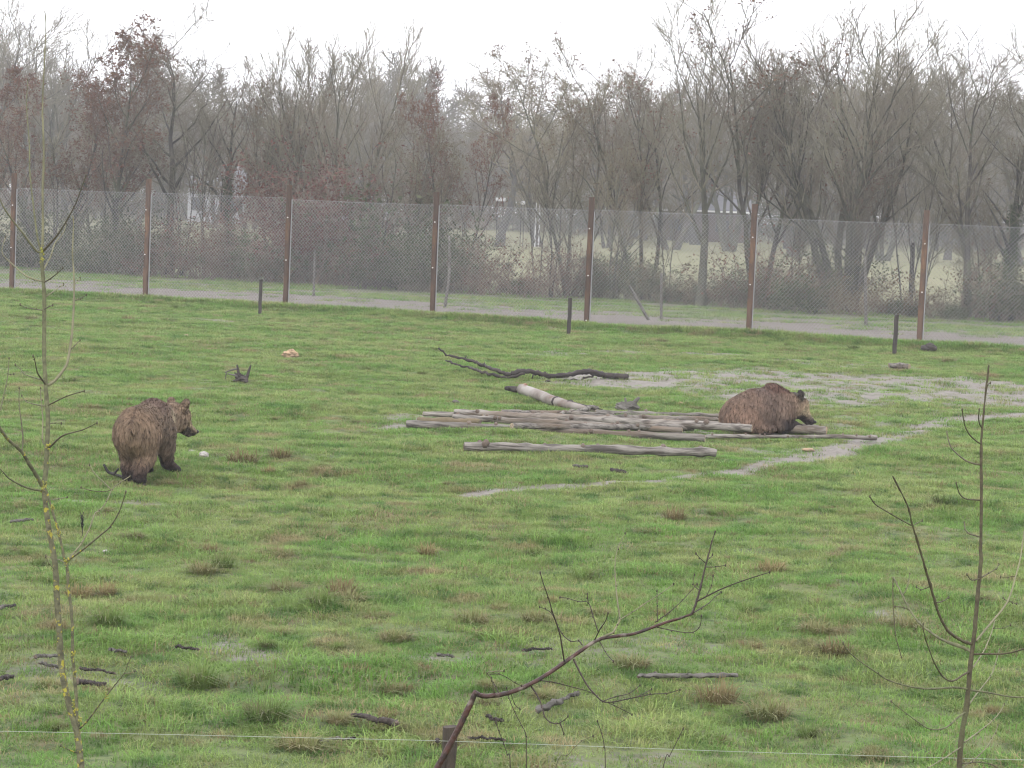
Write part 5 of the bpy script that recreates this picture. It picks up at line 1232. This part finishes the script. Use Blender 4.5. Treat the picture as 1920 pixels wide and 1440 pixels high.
right = [
 ('trunk', [(1775, 2070), (1788, 1700), (1799, 1437), (1804, 1373), (1813, 1318), (1821, 1234), (1828, 1179), (1834, 1109), (1839, 1054), (1839, 1021), (1840, 910), (1840, 827), (1846, 757), (1852, 702), (1854, 684)], 12, 1.8, SB, 0),
 ('branch', [(1840, 832), (1832, 828), (1818, 815), (1810, 800), (1807, 788), (1804, 768)], 2, 1.4, SB, -.15),
 ('branch', [(1840, 872), (1825, 869), (1810, 863), (1797, 853), (1785, 841), (1779, 828), (1775, 808)], 2.2, 1.5, SB, .2),
 ('branch', [(1839, 938), (1825, 937), (1810, 935), (1799, 925), (1793, 906)], 2, 1.4, SB, -.15),
 ('branch', [(1839, 1007), (1828, 1004), (1816, 1000), (1810, 992), (1808, 980)], 2, 1.4, SB, .15),
 ('branch', [(1841, 802), (1837, 795), (1835, 785), (1836, 768)], 1.8, 1.4, SB, -.1),
 ('branch', [(1848, 740), (1852, 722), (1857, 718)], 1.3, 1, SB, -.03),
 ('branch', [(1838, 1084), (1828, 1087), (1820, 1087), (1813, 1077)], 1.6, 1.2, SB, -.1), ('branch', [(1839, 1083), (1852, 1076), (1868, 1066), (1873, 1058)], 1.6, 1.1, SB, .15),
 ('limb', [(1824, 1208), (1810, 1204), (1790, 1193), (1778, 1183), (1768, 1168), (1760, 1150), (1754, 1132), (1738, 1076), (1732, 1057), (1721, 1018), (1711, 985), (1703, 952), (1690, 924), (1674, 893)], 4, 1.4, SB, -.4),
 ('branch', [(1711, 986), (1690, 975), (1671, 964), (1646, 949), (1638, 942), (1631, 931)], 2, 1.2, SB, -.15), ('branch', [(1711, 986), (1720, 981), (1729, 976)], 1.2, .9, SB, .05),
 ('branch', [(1743, 1100), (1734, 1104), (1726, 1105), (1718, 1100)], 1.3, .9, SB, .1), ('branch', [(1756, 1130), (1768, 1127), (1779, 1120)], 1.4, 1.2, SB, .1),
 ('limb', [(1822, 1222), (1805, 1214), (1777, 1204), (1760, 1196), (1740, 1182), (1728, 1172), (1715, 1157), (1703, 1138), (1693, 1118), (1684, 1100), (1675, 1082)], 4, 2, SG, .4),
 ('branch', [(1675, 1083), (1674, 1100), (1675, 1137), (1679, 1190), (1684, 1210), (1690, 1232)], 1.8, 1.2, SB, -.05), ('branch', [(1692, 1116), (1700, 1104), (1706, 1076)], 1.5, 1.1, SB, .1), ('branch', [(1706, 1145), (1695, 1139), (1678, 1137)], 1.2, .9, SB, .0),
 ('branch', [(1820, 1258), (1805, 1266), (1793, 1274), (1782, 1277), (1772, 1272), (1765, 1265), (1752, 1243), (1743, 1220), (1736, 1200), (1731, 1179), (1731, 1170)], 2.6, 1.2, SB, -.35),
 ('limb', [(1816, 1292), (1790, 1289), (1760, 1291), (1732, 1291), (1700, 1286), (1665, 1275), (1645, 1262), (1624, 1248), (1600, 1230), (1588, 1218), (1581, 1206)], 2.9, 1.3, SG, -.45),
 ('limb', [(1825, 1227), (1850, 1226), (1879, 1226), (1902, 1222), (1925, 1214), (1945, 1200)], 2.8, 1.8, SB, -.2), ('limb', [(1819, 1294), (1850, 1298), (1880, 1304), (1902, 1307), (1930, 1306), (1960, 1295)], 2.8, 1.6, SG, .2),
 ('limb', [(1830, 1202), (1845, 1184), (1866, 1159), (1880, 1142), (1890, 1126), (1898, 1104), (1904, 1082), (1913, 1048), (1917, 1020), (1921, 990)], 3, 1.5, SP, .45),
 ('branch', [(1905, 1080), (1890, 1082), (1876, 1082)], 1.2, .8, SB, .05), ('branch', [(1890, 1126), (1899, 1130), (1906, 1132)], 1.2, .9, SB, .05), ('branch', [(1890, 1127), (1884, 1124), (1881, 1121)], 1.1, .8, SB, .05),
 ('branch', [(1824, 1252), (1835, 1236), (1846, 1218), (1857, 1192), (1863, 1173), (1867, 1155)], 2.2, 1, SP, .4), ('branch', [(1862, 1178), (1880, 1178), (1895, 1172)], 1.1, .8, SB, .05),
 ('branch', [(1816, 1322), (1832, 1300), (1857, 1268), (1866, 1245), (1874, 1218)], 2.2, 1, SP, .45),
 ('branch', [(1812, 1334), (1795, 1346), (1780, 1360), (1765, 1367), (1745, 1367), (1730, 1360), (1700, 1338), (1671, 1315)], 2.2, .9, SG, -.4),
 ('branch', [(1808, 1392), (1830, 1376), (1848, 1362), (1861, 1351), (1875, 1335), (1883, 1320)], 2.2, 1, SP, .35), ('branch', [(1803, 1400), (1785, 1412), (1765, 1425), (1740, 1440)], 2, 1.2, SP, -.3),
 ('branch', [(1800, 1442), (1822, 1428), (1838, 1414), (1849, 1402), (1860, 1385), (1866, 1375), (1871, 1360)], 2, 1, SP, .3), ('branch', [(1802, 1432), (1820, 1430), (1838, 1429), (1860, 1434), (1880, 1445)], 1.8, 1.1, SB, .2)]
sapling('upright_sapling', 9.0, (1775, 2070), right, 'straight brown-stemmed bare sapling with upcurved side shoots', (SB, SB), seed=6)
mid_s = [
 ('trunk', [(720, 1900), (765, 1640), (800, 1490), (820, 1440), (842, 1400), (870, 1345), (884, 1315), (893, 1297)], 10.5, 7.5, SR, 0),
 ('main_branch', [(889, 1298), (905, 1305), (925, 1304), (960, 1297), (1000, 1280), (1040, 1255), (1075, 1230), (1115, 1203), (1140, 1195), (1190, 1188), (1240, 1170), (1297, 1152)], 6.5, 3.2, SR, .5),
 ('branch', [(1296, 1153), (1302, 1140), (1310, 1115), (1316, 1090), (1322, 1065), (1330, 1035), (1335, 1015), (1341, 997)], 3.2, 1.2, ST, .1),
 ('branch', [(1306, 1128), (1325, 1118), (1345, 1108), (1368, 1098), (1390, 1090), (1420, 1080), (1443, 1073)], 2.2, 1, ST, -.15),
 ('branch', [(1297, 1151), (1315, 1140), (1330, 1130), (1340, 1120), (1352, 1110)], 1.7, .9, ST, .2), ('branch', [(1322, 1063), (1340, 1063), (1360, 1060)], 1.3, .9, ST, .05), ('branch', [(1323, 1056), (1312, 1046), (1305, 1038)], 1.3, .9, ST, -.05), ('branch', [(1325, 1050), (1332, 1046), (1336, 1040)], 1.2, .9, ST, .05),
 ('branch', [(1312, 1108), (1300, 1095), (1302, 1078)], 1.1, .8, ST, .05), ('branch', [(1326, 1115), (1334, 1098), (1337, 1080)], 1.1, .8, ST, .05),
 ('branch', [(1118, 1200), (1135, 1192), (1150, 1185), (1157, 1172), (1162, 1160), (1158, 1130), (1155, 1100), (1153, 1060), (1158, 1030), (1172, 1000)], 3, .8, SP, .2),
 ('branch', [(1160, 1163), (1185, 1148), (1215, 1128), (1240, 1112), (1263, 1095)], 1.5, .9, SP, .15), ('branch', [(1228, 1167), (1255, 1148), (1280, 1125), (1307, 1095)], 1.5, .8, ST, .15), ('branch', [(1233, 1166), (1232, 1135), (1232, 1108)], 1.2, 1, ST, .05),
 ('branch', [(1115, 1200), (1125, 1180), (1135, 1165), (1140, 1150)], 1.8, 1, ST, -.1), ('branch', [(1122, 1186), (1112, 1155), (1103, 1130), (1085, 1128), (1065, 1122), (1050, 1120)], 1.5, .8, ST, .1), ('branch', [(1103, 1132), (1102, 1122), (1101, 1114)], 1.2, 1, ST, 0),
 ('branch', [(1058, 1240), (1054, 1215), (1050, 1190), (1042, 1165), (1035, 1145), (1028, 1120), (1018, 1092), (1013, 1074)], 2.2, 1.1, ST, -.2), ('branch', [(1092, 1210), (1085, 1202), (1070, 1202), (1055, 1190), (1045, 1172), (1034, 1150), (1022, 1142), (1012, 1138)], 1.5, .9, ST, .15),
 ('branch', [(1075, 1236), (1086, 1258), (1095, 1275), (1103, 1288), (1112, 1298), (1130, 1315), (1150, 1316), (1170, 1312), (1220, 1302), (1250, 1300), (1275, 1293)], 2.4, 1, ST, -.2), ('branch', [(1130, 1315), (1155, 1306), (1180, 1300), (1200, 1285)], 1.4, .9, ST, .1), ('branch', [(1128, 1313), (1150, 1322), (1170, 1332), (1185, 1340)], 1.2, .8, ST, .1), ('branch', [(1196, 1306), (1212, 1298), (1222, 1292)], 1.1, .8, ST, .1),
 ('branch', [(1012, 1276), (1030, 1278), (1050, 1282), (1080, 1290), (1105, 1297), (1120, 1306)], 1.6, .9, ST, .15),
 ('branch', [(996, 1287), (1005, 1300), (1013, 1316), (1018, 1333), (1022, 1345), (1032, 1354), (1045, 1357), (1058, 1350), (1065, 1343)], 2.3, 1, ST, -.2), ('branch', [(1050, 1356), (1054, 1366), (1057, 1376)], 1.4, 1.1, ST, 0),
 ('branch', [(927, 1298), (924, 1280), (920, 1270), (914, 1262), (925, 1259), (945, 1258)], 2.2, 1.1, SP, -.15), ('branch', [(935, 1299), (928, 1285), (922, 1276)], 1.3, .9, ST, .05), ('branch', [(918, 1264), (935, 1264), (950, 1270), (965, 1280), (978, 1286)], 1.2, .8, ST, .05),
 ('branch', [(1124, 1202), (1135, 1222), (1142, 1232), (1150, 1240)], 1.4, .9, ST, -.15), ('branch', [(1232, 1176), (1260, 1182), (1285, 1186), (1300, 1185), (1310, 1178), (1314, 1168), (1315, 1155)], 1.4, .9, ST, -.1),
 ('branch', [(958, 1300), (965, 1320), (975, 1330)], 1, .8, ST, .05)]
sapling('bent_sapling', 10.0, (720, 1900), mid_s, 'red-barked sapling whose stem is snapped over into a long side branch', (SR, ST), seed=8)
for i, (pts, d) in enumerate([([(960, 1700), (957, 1440), (951, 1415), (945, 1395), (935, 1370), (930, 1355)], 10.6), ([(990, 1720), (987, 1440), (986, 1380), (978, 1360), (965, 1335), (955, 1310), (950, 1290)], 10.3), ([(1137, 1720), (1135, 1440), (1133, 1400), (1128, 1375), (1120, 1352)], 10.4),
                              ([(990, 1700), (1040, 1445), (1065, 1415), (1090, 1390), (1112, 1380)], 10.1), ([(1190, 1700), (1243, 1440), (1255, 1418), (1263, 1402), (1272, 1385), (1281, 1366)], 10.5)]):
    labs = ['thin reddish shoot rising close beside the wooden post', 'tall thin shoot with a leaning tip crossing the drooping twig', 'thin curved shoot rising below the fork of drooping twigs', 'slanting grey-green shoot leaning across the white cord', 'thin kinked shoot with a dark bud beyond the drooping twigs']
    sapling('young_shoot', d, pts[0], [('stem', pts, 1.7, .9, ST if i != 3 else SG, .05)], labs[i], (ST, ST), 'shoot', seed=20 + i)
# wooden post with a white cord
d = 12.0; a = P(835, 1362, d); gz_ = float(hgt(a[0], d)); t_ = empty('cord_fence', (a[0], d, gz_))
tag(t_, 'low fence of one white cord on a brown wooden post in the near grass', 'fence')
h = a[2] - gz_
v, f = bevel_post(.068, .06, h, rngF, .12); po = link('post', mesh_from(v, f, 'post', False), mat('post_wood', (.065, .05, .038), .8, (.04, .032, .026), 6, bump=.4, stretch=(5, 5, .6)), t_); po.rotation_euler = (0, R(2.0), R(14))
cp = [P(x_, y_, d - .045) - np.array([a[0], d, gz_]) for x_, y_ in [(-260, 1366), (0, 1371), (300, 1377), (600, 1384), (820, 1389), (1100, 1399), (1400, 1410), (1700, 1419), (2000, 1427), (2200, 1432)]]
v, f = poly_tube(cp, [.0013] * len(cp), 5, sub=6); link('cord', mesh_from(v, f, 'cord'), M['cord'], t_)
ins = ball('insulator', cp[4] + np.array([0, .01, 0]), .014, M['dark_wood'], t_)
